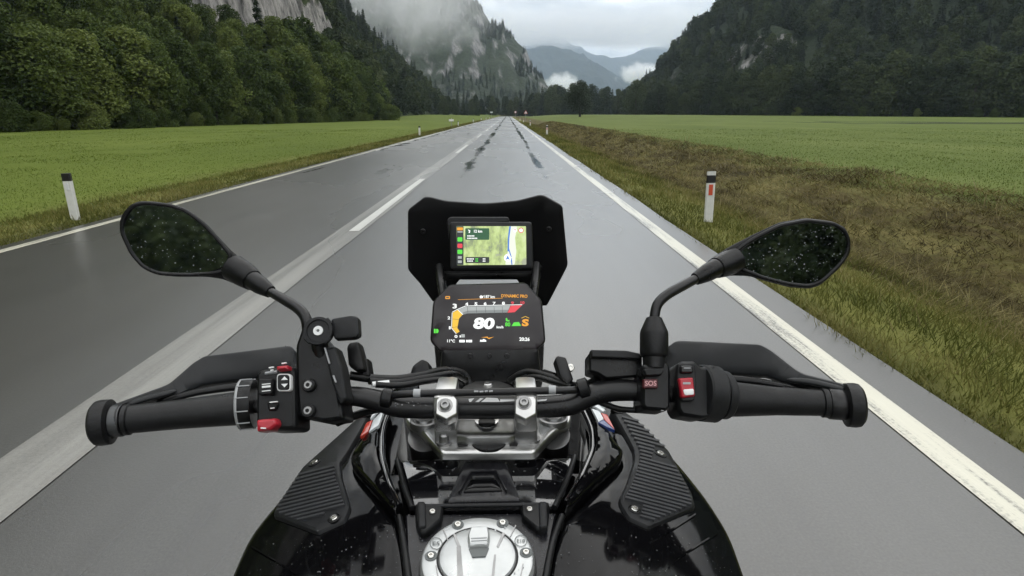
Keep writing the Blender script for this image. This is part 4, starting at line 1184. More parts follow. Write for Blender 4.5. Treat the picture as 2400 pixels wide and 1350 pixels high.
lr = sheet('tank_side_panel', rnd([(1440, 1000), (1462, 1080), (1322, 1208), (1296, 1290), (1268, 1450), (1796, 1450), (1760, 1350), (1720, 1240), (1664, 1154), (1590, 1064), (1514, 996)], [10, 14, 8, 10, 5, 5, 40, 40, 40, 40, 20]), bs, K_GLOSS, moto, lift=0.001, thick=0.004, bev=12, back=0.03, grid=26, crown=0.002)
PADL = [(872, 952), (856, 988), (814, 1060), (797, 1082), (801, 1116), (822, 1184), (808, 1217), (742, 1247), (636, 1206), (641, 1187), (706, 1090), (786, 1019), (836, 974), (862, 950)]
PADR = [(1432, 955), (1466, 1015), (1485, 1051), (1486, 1077), (1469, 1128), (1450, 1166), (1454, 1180), (1474, 1212), (1522, 1234), (1634, 1187), (1626, 1154), (1571, 1052), (1497, 981), (1452, 950)]
padl = sheet('side_pad', rnd(PADL, 7), bs, K_TEXT, moto, lift=0.004, thick=0.008, bev=9, back=0.03, grid=20)
padr = sheet('side_pad', rnd(PADR, 7), bs, K_TEXT, moto, lift=0.004, thick=0.008, bev=9, back=0.03, grid=20)
def pad_s(lift):
    def s(x, y): return bs(x, y) + normal_at(bs, x, y) * lift
    s.step = 6.0
    return s
PS = pad_s(0.0115)
def bar_on(name, a, b, wpx, h, s, mat, parent):
    a, b = np.array(a, float), np.array(b, float); L = np.linalg.norm(b - a); t = (b - a) / L; nn = np.array((-t[1], t[0])) * wpx / 2
    n = 1 + int(L / 28)
    V, Fc = [], []
    for i in range(n + 1):
        c = a + (b - a) * i / n
        for q, lf in ((nn, -0.002), (nn * 0.75, h), (-nn * 0.75, h), (-nn, -0.002)):
            x, y = c + q; V.append(s(x, y) + normal_at(s, x, y) * lf)
    for i in range(n):
        for k in range(3): Fc.append((4 * i + k, 4 * i + 4 + k, 4 * i + 5 + k, 4 * i + k + 1))
    Fc += [(0, 1, 2, 3), (4 * n + 3, 4 * n + 2, 4 * n + 1, 4 * n)]
    return mk(name, V, Fc, mat, parent, None)
def inner_span(poly, p, t, margin):
    vals = [u for u in np.arange(-160, 160, 2.0) if inside((p[0] + t[0] * u, p[1] + t[1] * u), poly)]
    if not vals: return None
    # longest run through the middle
    runs = []; st = vals[0]; pv = vals[0]
    for u in vals[1:] + [1e9]:
        if u - pv > 3: runs.append((st, pv)); st = u
        pv = u
    a, b = max(runs, key=lambda r: r[1] - r[0])
    return (a + margin, b - margin) if b - a > 2 * margin + 10 else None
K_GROOVE = simple('rib_rubber', (0.030, 0.031, 0.034), 0.5, var=0.2, nscale=60)
def ribs(poly, parent, axis0, axis1, n, t, m0, m1, skip):
    t = np.array(t, float); t /= np.linalg.norm(t)
    for k in range(n):
        c = np.array(axis0, float) + (np.array(axis1, float) - np.array(axis0, float)) * k / (n - 1)
        sp = inner_span(poly, c, t, 13)
        if sp is None: continue
        a, b = c + t * sp[0], c + t * sp[1]
        for (sx, sy, sr) in skip:      # ribs stop short of the screw wells
            d = np.array((sx, sy)) - a; u = d @ t; off = abs(d @ np.array((-t[1], t[0])))
            if off < sr and -sr < u < np.linalg.norm(b - a) + sr:
                if u > np.linalg.norm(b - a) / 2: b = a + t * (u - sr)
                else: a = a + t * (u + sr)
        if (b - a) @ t < 8: continue
        bar_on('rib', a, b, 5.6, 0.0028, PS, K_GROOVE, parent)
ribs(PADR, padr, (1462, 980), (1540, 1222), 27, (1, 0.27), 8, 8, [(1547, 1064, 17), (1487, 1194, 17)])
ribs(PADL, padl, (760, 1100), (716, 1216), 13, (1, -0.25), 8, 8, [(737, 1085, 18), (783, 1215, 18)])
for p, par in (((737, 1085), padl), ((783, 1215), padl), ((853, 972), padl), ((1547.5, 1064), padr), ((1487, 1194), padr), ((1447, 962), padr)):
    q = PS(*p); n_ = normal_at(PS, *p); d_ = np.dot(q - CAMN, -CR[:, 2]); r_ = 15 * d_ / F
    turned('screw_well', q, n_, [(-0.004, r_), (0.0012, r_), (0.0016, r_ * 0.9), (0.0003, r_ * 0.72), (0.0003, 0)], K_PLASTIC, par, 20)
    bolt(p[0], p[1], 9, PS, par, K_STEEL, 'screw', lift=0.0004)
for par_, segs in ((ll, [((584, 1274), (640, 1306)), ((640, 1306), (690, 1338)), ((690, 1338), (704, 1360))]), (lr, [((1526, 1262), (1575, 1236)), ((1575, 1236), (1634, 1198)), ((1572, 1322), (1586, 1304)), ((1586, 1304), (1686, 1242)), ((1508, 1300), (1498, 1360))])):
    for a, b in segs: bar_on('body_crease', a, b, 5, 0.0016, pad_s(0.0068), K_GLOSS, par_)
# stripes on the wings
WS = pad_s(0.0225)
for nm, poly, mt, par in (('red_stripe', [(850, 1040), (864, 1008), (878, 1001), (868, 1029)], K_REDST, gl), ('white_stripe', [(870, 1029), (880, 1001), (906, 974), (893, 1013)], K_WHITEST, gl),
                          ('white_stripe', [(873, 998), (879, 984), (897, 970), (893, 978)], K_WHITEST, gl), ('white_stripe', [(896, 974), (902, 966), (912, 962), (906, 970)], K_WHITEST, gl),
                          ('white_stripe', [(1383, 974), (1401, 980), (1411, 999), (1399, 1006)], K_WHITEST, gr), ('red_stripe', [(1405, 984), (1419, 989), (1436, 1024), (1413, 1001)], K_REDST, gr),
                          ('blue_stripe', [(1399, 1007), (1411, 1001), (1436, 1025), (1418, 1018)], K_BLUEST, gr), ('white_stripe', [(1382, 963), (1389, 958), (1415, 978), (1409, 981)], K_WHITEST, gr),
                          ('white_stripe', [(1395, 957), (1401, 954), (1417, 969), (1413, 971)], K_WHITEST, gr)):
    sheet(nm, poly, WS, mt, par, thick=0.0006, bev=1, back=0.004, grid=8)
for par_, pts_ in ((gl, [(914, 958), (897, 1003), (894, 1048), (896, 1078), (910, 1130), (935, 1186)]), (gr, [(1363, 954), (1386, 1005), (1389, 1048), (1382, 1073), (1361, 1121), (1327, 1179)])):
    q = pad_s(0.011); tube('wing_edge', [q(*p) for p in pts_], 0.0042, K_WETGLOSS, par_, 12, 5)  # extra gloss tube added along the wing edge to catch the sky
# centre cover between tank wings
cover = sheet('airbox_cover', rnd([(936, 1076), (1032, 1071), (1256, 1069), (1348, 1069), (1304, 1186), (968, 1191)], 6), bs, K_WETGLOSS, moto, lift=0.004, thick=0.008, bev=6, back=0.05, grid=24)
CS = pad_s(0.012)
sheet('cover_centre', rnd([(1046, 1184), (1068, 1130), (1088, 1086), (1188, 1085), (1204, 1130), (1222, 1180)], 6), CS, K_SATIN, cover, lift=-0.001, thick=0.006, bev=8, back=0.004, grid=24)  # satin section added in place of the rider's dark reflection in the cover
CS2 = pad_s(0.0175)
for a, b in (((1076, 1166), (1103, 1119)), ((1103, 1119), (1163, 1118)), ((1163, 1118), (1187, 1163))):
    bar_on('emblem_ridge', a, b, 4, 0.003, CS2, K_SATIN, cover)
sheet('emblem_plate', rnd([(1086, 1164), (1108, 1126), (1158, 1125), (1178, 1161)], 3), CS2, K_GLOSS, cover, lift=0, thick=0.0015, bev=2, back=0.003)
bar_on('emblem_bar', (1114, 1135), (1152, 1134), 3, 0.002, pad_s(0.019), K_TEXT, cover)
tube('trim_strut', [CS(931, 1080), CS(940, 1110), CS(950, 1150), CS(966, 1192)], 0.0034, K_PLASTIC, moto, 10, 4)
tube('trim_strut', [CS(1347, 1070), CS(1334, 1110), CS(1316, 1156), CS(1299, 1190)], 0.0034, K_PLASTIC, moto, 10, 4)
tube('trim_bar', [pad_s(0.0145)(988, 1191), pad_s(0.0145)(1126, 1189), pad_s(0.0145)(1264, 1187)], 0.0022, K_TEXT, moto, 8, 3)
capp = sheet('filler_panel', rnd([(948, 1196), (1306, 1192), (1290, 1270), (1270, 1425), (962, 1425), (952, 1280)], 5), bs, K_SATIN, moto, lift=0.002, thick=0.006, bev=5, back=0.03, grid=26)
for pts in ([(934, 1204), (946, 1270), (966, 1425)], [(1318, 1202), (1294, 1270), (1266, 1425)]):
    q = pad_s(0.008); tube('trim_rail', [q(*p) for p in pts], 0.0036, K_PLASTIC, moto, 10, 5)
for pl_, sc_ in (([(972, 1184), (1040, 1188), (1036, 1222), (1012, 1244), (1000, 1254), (984, 1254), (974, 1230)], (1014, 1208)), ([(1288, 1180), (1220, 1184), (1222, 1216), (1246, 1236), (1258, 1246), (1276, 1246), (1286, 1222)], (1241, 1202))):
    q = pad_s(0.009); br = sheet('hinge_bracket', rnd(pl_, 6), q, K_PLASTIC, moto, lift=0, thick=0.007, bev=5, back=0.01, grid=16)
    q2 = pad_s(0.0165); bolt(sc_[0], sc_[1], 7.5, q2, br, K_STEEL, 'screw')
    x0_ = 978 if sc_[0] < 1100 else 1262
    sheet('bracket_rib', rnd([(x0_, 1186), (x0_ + 20, 1186), (x0_ + 22, 1246), (x0_ + 2, 1248)], 6), q2, K_TEXT, br, lift=-0.001, thick=0.004, bev=5, back=0.004, grid=16)
# ---- fuel cap
cc = bs(1120, 1337); cn = normal_at(bs, 1120, 1337, 20); cn = cn / np.linalg.norm(cn); cc = cc + cn * 0.012
cd = np.dot(cc - CAMN, -CR[:, 2]); CRad = 133 * cd / F
fuel = turned('fuel_cap', cc + cn * 0.004, cn, [(-0.004, CRad), (0.008, CRad), (0.0115, CRad * 0.965), (0.0125, CRad * 0.93), (0.0125, CRad * 0.715), (0.0105, CRad * 0.70), (0.004, CRad * 0.695), (0.004, CRad * 0.68)], K_SILVER, moto, 64, 30)
lid = turned('lid', cc + cn * 0.004, cn, [(0.0, CRad * 0.682), (0.0118, CRad * 0.682), (0.0140, CRad * 0.655), (0.0155, CRad * 0.58), (0.0165, 0.0)], K_SILVER, fuel, 64, 30)
turned('seal_ring', cc + cn * 0.003, cn, [(0, CRad * 1.035), (0.0045, CRad * 1.03), (0.0045, CRad * 0.99)], K_PLASTIC, fuel, 64)
def at_cap(h):
    p0 = cc + cn * h
    def s(x, y):
        r = ray(x, y); return CAMN + r * (np.dot(p0 - CAMN, cn) / np.dot(r, cn))
    return s
T1, T2 = at_cap(0.0168), at_cap(0.0203)
for p in ((1073, 1230), (1010, 1303), (1178, 1226), (1233, 1295)):
    turned('screw_well', T1(*p), cn, [(-0.001, 0.0058), (0.0004, 0.0058), (0.0002, 0.0048), (0.0002, 0)], K_LETDARK, fuel, 18)
    bolt(p[0], p[1], 8.2, T1, fuel, K_STEEL, 'screw')
for body, p in (('E5', (1022, 1274)), ('E10', (1221, 1268))):
    o_ = circ(p[0], p[1], 15, 14, 28); i_ = circ(p[0], p[1], 13.4, 12.4, 28)
    V = [T1(*q) + cn * 0.0004 for q in o_] + [T1(*q) + cn * 0.0004 for q in i_]
    mk('engraved_ring', V, [(k, (k + 1) % 28, 28 + (k + 1) % 28, 28 + k) for k in range(28)], K_LETDARK, fuel, None)
    text(body, p[0], p[1], 8.5, T1, K_LETDARK, fuel, 0.0004, wpx=17 if body == 'E5' else 19, bold=0.02)
flap = sheet('key_flap', rnd([(1102, 1241), (1145, 1240), (1149, 1262), (1146, 1284), (1098, 1286), (1095, 1264)], 5), T2, K_SILVER, fuel, lift=-0.001, thick=0.006, bev=5, back=0.006, grid=10)
for k, (a, b) in enumerate((((1104, 1262), (1141, 1260)), ((1104, 1268), (1141, 1266)))): bar_on('worn_print', a, b, 2.4, 0.0004, at_cap(0.0254), K_GREYP, flap)
sheet('flap_recess', rnd([(1092, 1236), (1150, 1235), (1156, 1268), (1144, 1310), (1102, 1311), (1088, 1270)], 6), T2, K_ALUDARK, fuel, lift=-0.0025, thick=0.0012, bev=3, back=0.004)
for a, b in (((1039, 1241), (1050, 1268)), ((1209, 1232), (1196, 1258)), ((1022, 1326), (1040, 1425)), ((1226, 1322), (1206, 1425))):
    bar_on('cap_groove', a, b, 3.0, 0.0006, T1, K_ALUDARK, fuel)

turned('lid_seam', cc + cn * 0.004, cn, [(0.0112, CRad * 0.702), (0.0128, CRad * 0.701), (0.0129, CRad * 0.684), (0.0112, CRad * 0.682)], K_TYRE, fuel, 64, 30)
T3 = at_cap(0.0201)
for poly, mt in (([(1070, 1282), (1080, 1280), (1090, 1420), (1074, 1420)], K_ALUDARK), ([(1062, 1252), (1066, 1250), (1080, 1282), (1072, 1282)], K_ALUDARK), ([(1158, 1300), (1163, 1300), (1152, 1420), (1144, 1420)], K_ALUDARK), ([(1178, 1248), (1184, 1250), (1168, 1284), (1164, 1280)], K_ALUDARK), ([(1099, 1286), (1146, 1284), (1138, 1304), (1107, 1306)], K_LETDARK)):
    sheet('lid_groove_shade', poly, at_cap(0.0212) if mt is K_LETDARK else T3, mt, lid, thick=0.0003, bev=0, back=0.003)  # dark sheets on the lid paint the shade in grooves and under the flap
# ---- handlebar
def ptr(px, py, d, rpx): return tuple(PT(px, py, d)) + (rpx * d / F,)
hb = tube('handlebar', [ptr(262, 989, .636, 15), ptr(560, 957, .662, 15), ptr(700, 942, .676, 20), ptr(780, 931, .686, 22), ptr(835, 929, .691, 23), ptr(890, 940, .697, 25), ptr(940, 953, .70, 26), ptr(1040, 956, .702, 26), ptr(1137, 956, .702, 26), ptr(1240, 955, .702, 26),
                         ptr(1330, 949, .70, 26), ptr(1375, 930, .699, 26), ptr(1425, 916, .697, 26), ptr(1500, 916, .692, 24), ptr(1600, 926, .686, 18), ptr(1701, 936, .68, 15), ptr(1978, 948, .66, 15)], 0.01, K_BAR, moto, 20, 5)
xb_ = tube('crossbar', [tuple(PT(912, 928, .690)), tuple(PT(960, 923, .680)), tuple(PT(1137, 919, .678)), tuple(PT(1310, 915, .680)), tuple(PT(1360, 914, .690))], 9 * .68 / F, K_BAR, moto, 14, 4)
for p in ((978, 922), (1294, 914)):
    c = PT(p[0], p[1], .679); turned('band_clip', c - np.array((0.004, 0, 0)), (1, 0, 0), [(0, 0.0052), (0.008, 0.0052)], K_GREYP, xb_, 14)
for p, d in (((905, 930), .69), ((1366, 913), .69)):
    c = PT(p[0], p[1], d); turned('crossbar_clamp', c - np.array((0.006, 0, 0)), (1, 0, -0.2 if p[0] < 1000 else 0.3), [(0, 0.007), (0.002, 0.0112), (0.012, 0.0112), (0.014, 0.007)], K_PLASTIC, xb_, 16)
XS = plane(1137, 919, .672, (0, -.75, .66))
for a, b in (((1111, 917), (1121, 917)), ((1124, 918), (1133, 917)), ((1136, 917), (1143, 916)), ((1146, 917), (1155, 916))): bar_on('worn_print', a, b, 4.5, 0.0003, XS, K_GREYP, xb_)
HS = plane(1137, 945, .684, (0, -.62, .78))
for poly in ([(1098, 936), (1112, 934), (1104, 943), (1100, 943)], [(1114, 943), (1126, 934), (1134, 934), (1122, 943)], [(1128, 943), (1140, 933), (1166, 934), (1172, 943)], [(1172, 937), (1206, 937), (1206, 941), (1172, 943)], [(1260, 938), (1282, 936), (1280, 940), (1260, 942)]):
    decal('bar_logo', poly, HS, K_WHITE, hb, 0.0012)
# grips
def along(p0, p1, prof, name, mat, parent, seg=28):
    a, b = PT(*p0), PT(*p1); return turned(name, a, b - a, [(t * np.linalg.norm(b - a), r) for t, r in prof], mat, parent, seg)
gL0, gL1 = (291, 984, .640), (560, 957, .664)
r1, r2 = 34 * .64 / F, 38 * .664 / F
gripl = along(gL0, gL1, [(0, r1 * .9), (0.01, r1 * 1.06), (0.05, r1 * 1.08), (0.06, r1 * .97), (0.5, r1 * 1.03), (0.9, r2), (0.985, r2 * 1.02), (1.0, r2 * .9)], 'grip', K_RUBBER, moto, 36)
along((217, 993, .634), (264, 988, .638), [(0.0, .004), (0.02, .015), (0.10, .0205), (0.25, .0235), (0.5, .0242), (0.92, .0238), (1.0, .021)], 'bar_end_weight', K_RUBBER, gripl, 36)
along((264, 988, .638), (292, 984, .640), [(0, .0165), (0.1, .0170), (0.9, .0170), (1, .016)], 'collar', K_BAR, gripl, 30)
along((266, 987, .638), (289, 985, .640), [(0, .0172), (1, .0172)], 'collar_sleeve', K_COLLAR, gripl, 30)
gR0, gR1 = (1941, 945, .664), (1701, 935, .682)
r1, r2 = 31 * .664 / F, 40 * .682 / F
gripr = along(gR0, gR1, [(0, r1 * .9), (0.01, r1 * 1.08), (0.06, r1 * 1.1), (0.07, r1 * .98), (0.5, r1 * 1.08), (0.9, r2), (1.0, r2 * 1.02)], 'grip', K_RUBBER, moto, 36)
along((2023, 950, .657), (1979, 949, .661), [(0.0, .004), (0.02, .015), (0.10, .0205), (0.25, .0235), (0.5, .0243), (0.92, .0238), (1.0, .021)], 'bar_end_weight', K_RUBBER, gripr, 36)
along((1979, 949, .661), (1940, 946, .664), [(0, .0165), (0.1, .0170), (0.9, .0170), (1, .016)], 'collar', K_BAR, gripr, 30)
# hand guards
dl = lambda x, y: np.interp(x, [260, 690], [.655, .765]) + (880 - y) * 0.00022
dr = lambda x, y: np.interp(x, [1555, 1980], [.785, .672]) + (880 - y) * 0.00022
GUL = [(262, 950), (383, 906), (398, 899), (452, 852), (478, 836), (668, 812), (680, 811), (694, 822), (700, 878), (640, 884), (557, 895), (478, 904), (412, 933), (320, 944), (270, 962)]
GUR = [(1985, 905), (1972, 899), (1883, 877), (1864, 866), (1809, 823), (1783, 808), (1600, 799), (1584, 800), (1560, 818), (1556, 885), (1698, 878), (1796, 883), (1848, 904), (1940, 915), (1985, 918)]
K_GUARD = simple('hand_guard_plastic', (0.014, 0.0152, 0.0168), 0.42, spec=0.28, var=0.15, nscale=30, bmp=0.15, bdist=0.0004, rvar=0.07)
gul = sheet('hand_guard', rnd(GUL, 9), depth(dl), K_GUARD, moto, thick=0.004, bev=5, back=0.006, grid=24, crown=0.003)
gur = sheet('hand_guard', rnd(GUR, 9), depth(dr), K_GUARD, moto, thick=0.004, bev=5, back=0.006, grid=24, crown=0.003)
tube('guard_stay', [ptr(268, 962, .644, 9), ptr(330, 938, .655, 10), ptr(392, 922, .668, 9), ptr(412, 916, .674, 4)], 0.004, K_GUARD, gul, 12, 5, flat=0.7)
tube('guard_stay', [ptr(1975, 912, .664, 9), ptr(1905, 896, .676, 10), ptr(1862, 892, .686, 9), ptr(1845, 890, .692, 4)], 0.004, K_GUARD, gur, 12, 5, flat=0.7)

# ---- left switch cluster
nS = (0, -.84, .54)
def front(px, py, d): return plane(px, py, d, nS)
sL = front(650, 935, .650)
swl = sheet('switch_cluster', rnd([(606, 878), (618, 868), (650, 862), (690, 860), (700, 870), (702, 1004), (690, 1010), (630, 1012), (606, 1000)], 7), sL, K_PLASTIC, moto, thick=0.010, bev=10, back=0.036, grid=18)
ring = along((560, 949, .664), (598, 946, .667), [(0, .020), (0.06, .0262), (0.2, .0276), (0.85, .0276), (1.0, .0265)], 'selector_ring', K_PLASTIC, swl, 40)
a_, b_ = PT(560, 949, .664), PT(598, 946, .667)
ax_, u_, w_ = frame3(b_ - a_); Lr = np.linalg.norm(b_ - a_)
edge = turned('ring_edge', a_, ax_, [(0.0015, 0.0270), (0.0030, 0.0281), (0.0045, 0.0276)], K_GREYP, swl, 40)
tc_ = unit(CAMN - a_); ang0 = math.atan2(np.dot(tc_, w_), np.dot(tc_, u_))
for k in range(12):
    an = 2 * math.pi * k / 12 + ang0 + 0.26
    ra = u_ * math.cos(an) + w_ * math.sin(an); tg = np.cross(ax_, ra)
    rbox('ring_ridge', a_ + ax_ * Lr * 0.55 + ra * 0.0279, (ax_, tg, ra), (Lr * 0.78, 0.0011, 0.0016), K_GREYP, swl, 0.0002, 1)
sLb = front(650, 910, .6405)
sheet('menu_button', rect(608, 888, 643, 927, 6), sLb, K_PLASTIC, swl, thick=0.005, bev=4, back=0.006)
for y in (900, 906, 916): bar_on('button_print', (614, y + 1), (634, y - 1), 2.6 if y != 906 else 6, 0.0003, front(650, 910, .6352), K_WHITE, swl)
sheet('rocker_frame', rect(650, 876, 684, 918, 9), sLb, K_WHITE, swl, thick=0.0028, bev=2, back=0.006)
sheet('rocker_button', rect(652.5, 878.5, 681.5, 915.5, 8), sLb, K_PLASTIC, swl, thick=0.0045, bev=3, back=0.006)
for poly in ([(659, 891), (675, 890), (667, 882)], [(659, 900), (675, 899), (667, 908)]): decal('arrow_mark', poly, front(650, 910, .6356), K_WHITE, swl, 0.0003)
sheet('cruise_switch', rnd([(652, 860), (679, 857), (681, 868), (654, 871)], 3), front(666, 864, .646), K_RED, swl, thick=0.008, bev=4, back=0.01)
sheet('beam_switch', rnd([(622, 872), (652, 868), (652, 876), (622, 880)], 3), front(636, 874, .650), K_GREYP, swl, thick=0.004, bev=3, back=0.008)
for a, b in (((630, 862), (641, 860)), ((660, 852), (671, 850)), ((634, 868), (640, 867))): bar_on('switch_mark', a, b, 3.5, 0.0004, front(650, 860, .644), K_WHITE, swl)
sheet('indicator_switch', rnd([(628, 944), (655, 940), (662, 950), (654, 966), (634, 966)], 5), front(645, 952, .643), K_PLASTIC, swl, thick=0.008, bev=6, back=0.008)
bar_on('switch_mark', (632, 943), (650, 941), 3, 0.0004, front(645, 944, .632), K_WHITE, swl); bar_on('switch_mark', (634, 957), (643, 956), 3, 0.0004, front(645, 956, .634), K_WHITE, swl)
sheet('horn_button', rnd([(605, 984), (650, 980), (656, 996), (640, 1010), (606, 1014)], 6), front(630, 997, .626), K_RED, swl, thick=0.007, bev=7, back=0.015, grid=12)
bar_on('horn_mark', (611, 1003), (623, 1004), 4, 0.0004, front(630, 997, .6182), K_WHITE, swl)
# clutch perch with mirror socket
pch = sheet('clutch_perch', rnd([(697, 812), (712, 770), (726, 760), (758, 790), (786, 830), (806, 940), (812, 985), (766, 992), (704, 980), (698, 900)], 9), front(750, 900, .662), K_PLASTIC, moto, thick=0.010, bev=10, back=0.035, grid=22)
for p in ((724, 903), (723, 963)):
    sp_ = front(750, 900, .649); turned('bolt_boss', sp_(*p), nS, [(-0.006, .0075), (0.002, .0072), (0.003, .0062)], K_PLASTIC, pch, 20); bolt(p[0], p[1], 10, sp_, pch, K_ALUDARK, lift=0.002)
sheet('perch_cover', rnd([(760, 818), (790, 812), (806, 860), (818, 938), (800, 950), (780, 900)], 7), front(790, 880, .655), K_TEXT, pch, thick=0.007, bev=7, back=0.02, grid=18)
bar_on('painted_glint', (761, 815), (772, 852), 3.6, 0.0006, front(790, 880, .644), K_GREYP, pch); bar_on('painted_glint', (781, 880), (787, 896), 3.6, 0.0006, front(790, 880, .644), K_GREYP, pch)  # grey bars painted on as a glint along the cover edge
sheet('lever_adjuster', rnd([(814, 815), (820, 804), (842, 801), (850, 830), (858, 868), (836, 872), (818, 858)], 6), front(836, 838, .70), K_PLASTIC, pch, thick=0.006, bev=7, back=0.018, grid=14)
sheet('lever_pivot', rnd([(846, 842), (864, 840), (870, 884), (848, 890)], 5), front(858, 866, .71), K_PLASTIC, pch, thick=0.006, bev=6, back=0.018)
sheet('perch_foot', rnd([(760, 962), (806, 958), (804, 982), (790, 990), (762, 988)], 5), front(785, 975, .655), K_PLASTIC, pch, thick=0.006, bev=5, back=0.02)

# ---- right switch cluster
swr = sheet('switch_cluster', rnd([(1584, 858), (1592, 848), (1624, 848), (1632, 856), (1640, 862), (1668, 856), (1676, 870), (1676, 978), (1640, 984), (1592, 976), (1582, 960)], 6), front(1625, 915, .667), K_PLASTIC, moto, thick=0.010, bev=8, back=0.036, grid=18)
sRb = front(1606, 890, .6565)
sheet('switch_face', rnd([(1586, 852), (1628, 852), (1631, 900), (1626, 940), (1596, 942), (1586, 900)], 6), sRb, K_TEXT, swr, thick=0.003, bev=3, back=0.006)
sRc = front(1606, 890, .6530)
sheet('starter_button', rect(1592, 857, 1624, 876, 7), sRc, K_BAR, swr, thick=0.003, bev=4, back=0.004, crown=0.001)
decal('button_mark', rect(1600, 863, 1616, 865), sRc, K_GREYP, swr, 0.0044)
sheet('kill_switch', rnd([(1588, 887), (1623, 885), (1628, 930), (1596, 934)], 5), sRc, K_RED, swr, thick=0.004, bev=4, back=0.004)
sheet('kill_switch_label', rnd([(1598, 914), (1623, 912), (1624, 926), (1602, 928)], 4), sRc, K_WHITE, swr, off=0.0042, thick=0.0008, bev=1.5, back=0.002)
decal('button_mark', rect(1598, 897, 1616, 902, 1), sRc, K_GREYP, swr, 0.0044)
along((1684, 925, .678), (1701, 926, .680), [(0, .0262), (0.15, .0272), (0.85, .0272), (1, .0262)], 'throttle_flange', K_TEXT, swr, 36)
along((1637, 920, .673), (1684, 925, .678), [(0, .030), (0.08, .0318), (0.8, .0318), (0.9, .029), (1, .024)], 'throttle_housing', K_TEXT, swr, 36)
# right perch, reservoir and SOS button
per = sheet('brake_perch', rnd([(1500, 860), (1512, 852), (1558, 850), (1568, 862), (1568, 958), (1556, 966), (1506, 962), (1499, 950)], 6), front(1534, 910, .667), K_PLASTIC, moto, thick=0.010, bev=8, back=0.035, grid=18)
sheet('sos_cover', rnd([(1506, 866), (1556, 864), (1550, 880), (1512, 882)], 4), front(1530, 873, .655), K_TEXT, per, thick=0.004, bev=3, back=0.005)
sSO = front(1524, 900, .6545)
sheet('sos_button', rect(1507, 888, 1541, 910, 2), sSO, simple('dark_red_button', (0.075, 0.008, 0.012), 0.35, nscale=40), per, thick=0.002, bev=2, back=0.004)
text('SOS', 1524, 899, 12, sSO, simple('pink_print', (0.60, 0.30, 0.31), 0.4, nscale=40), per, 0.0024, wpx=27, bold=0.02)
bolt(1551, 956, 8, front(1551, 956, .656), per, K_ALU)
res = sheet('brake_reservoir', rnd([(1379, 830), (1386, 822), (1470, 824), (1504, 832), (1504, 884), (1418, 890), (1400, 878), (1379, 872)], 5), front(1440, 855, .70), K_PLASTIC, moto, thick=0.006, bev=5, back=0.035)
sheet('reservoir_lid', rnd([(1384, 820), (1468, 822), (1500, 829), (1500, 842), (1386, 838)], 3), front(1440, 830, .690), K_TEXT, res, thick=0.003, bev=3, back=0.012)
tube('brake_hose', [PT(1400, 886, .71), PT(1380, 900, .72), PT(1350, 905, .74), PT(1300, 895, .77)], 0.005, K_PLASTIC, moto, 10, 5)

# ---- mirrors
def mirror(outer, glass, c, d, back_dir, neck, stem, ring_at, seed, ndrop, hub):
    dv = unit(ray(*c)); rd = unit(np.array(back_dir, float)); n = unit(rd - dv)
    s = plane(c[0], c[1], d, n)
    root = sheet('mirror', rnd(outer, 10), s, K_PLASTIC, moto, thick=0.003, bev=8, back=0.022, grid=0, taper=0.30)
    mid = [tuple(0.62 * np.array(g) + 0.38 * np.array(min(densify(outer, 6), key=lambda o: np.hypot(o[0] - g[0], o[1] - g[1])))) for g in densify(rnd(glass, 12), 10)]
    loop = [s(*p) + n * 0.0030 for p in mid]; q = loop + [loop[0]]
    tube('mirror_rim', q, 0.0026, K_PLASTIC, root, 8, 1, caps=False)
    sheet('mirror_glass', rnd(glass, 12), s, K_MIRROR, root, lift=0.0031, thick=0.0004, bev=0, back=0.0005)
    drops(rnd(glass, 12), s, ndrop, 0.3, 1.7, K_DROP, root, seed, 0.0036)
    tube('mirror_sleeve', [ptr(*p) for p in neck], 0.01, K_PLASTIC, root, 18, 4)
    tube('mirror_stem', [ptr(*p) for p in stem], 0.006, K_BAR, root, 14, 5)
    return root
GLL = [(293, 536), (303, 508), (320, 485), (343, 479), (401, 484), (436, 495), (474, 523), (512, 563), (537, 596), (538, 609), (527, 624), (499, 635), (449, 640), (378, 638), (346, 624), (318, 594), (298, 553)]
OUL = [(280, 523), (288, 500), (308, 478), (328, 471), (361, 472), (401, 478), (431, 487), (456, 502), (487, 527), (517, 560), (540, 585), (572, 613), (588, 628), (556, 668), (522, 654), (487, 649), (411, 649), (361, 642), (330, 626), (303, 591), (285, 551)]
GLR = [(1727, 598), (1742, 581), (1770, 562), (1826, 533), (1888, 521), (1950, 528), (1975, 548), (1981, 570), (1972, 604), (1925, 652), (1891, 666), (1840, 660), (1784, 646), (1742, 626), (1729, 612)]
OUR_ = [(1677, 598), (1713, 576), (1770, 547), (1826, 521), (1888, 511), (1953, 519), (1981, 533), (1993, 564), (1992, 593), (1967, 629), (1922, 669), (1896, 677), (1848, 673), (1798, 660), (1755, 647), (1713, 646), (1696, 650)]
mirror(OUL, GLL, (415, 560), .735, (-0.42, -0.90, 0.085), [(548, 628, .735, 32), (572, 643, .728, 30), (592, 657, .722, 25), (594, 658, .72, 22), (612, 670, .715, 21), (634, 684, .71, 15)],
       [(630, 682, .71, 11), (665, 702, .70, 12), (700, 724, .692, 13), (718, 750, .686, 13), (722, 790, .682, 13)], None, 3, 150, None)
mr = mirror(OUR_, GLR, (1855, 595), .735, (0.52, -0.85, 0.085), [(1722, 608, .735, 31), (1698, 620, .728, 29), (1678, 628, .722, 25), (1676, 629, .72, 22), (1656, 640, .715, 21), (1630, 654, .71, 15)],
       [(1634, 652, .71, 11), (1600, 670, .70, 12), (1562, 692, .692, 12), (1540, 716, .688, 12), (1533, 750, .684, 12)], None, 4, 230, None)
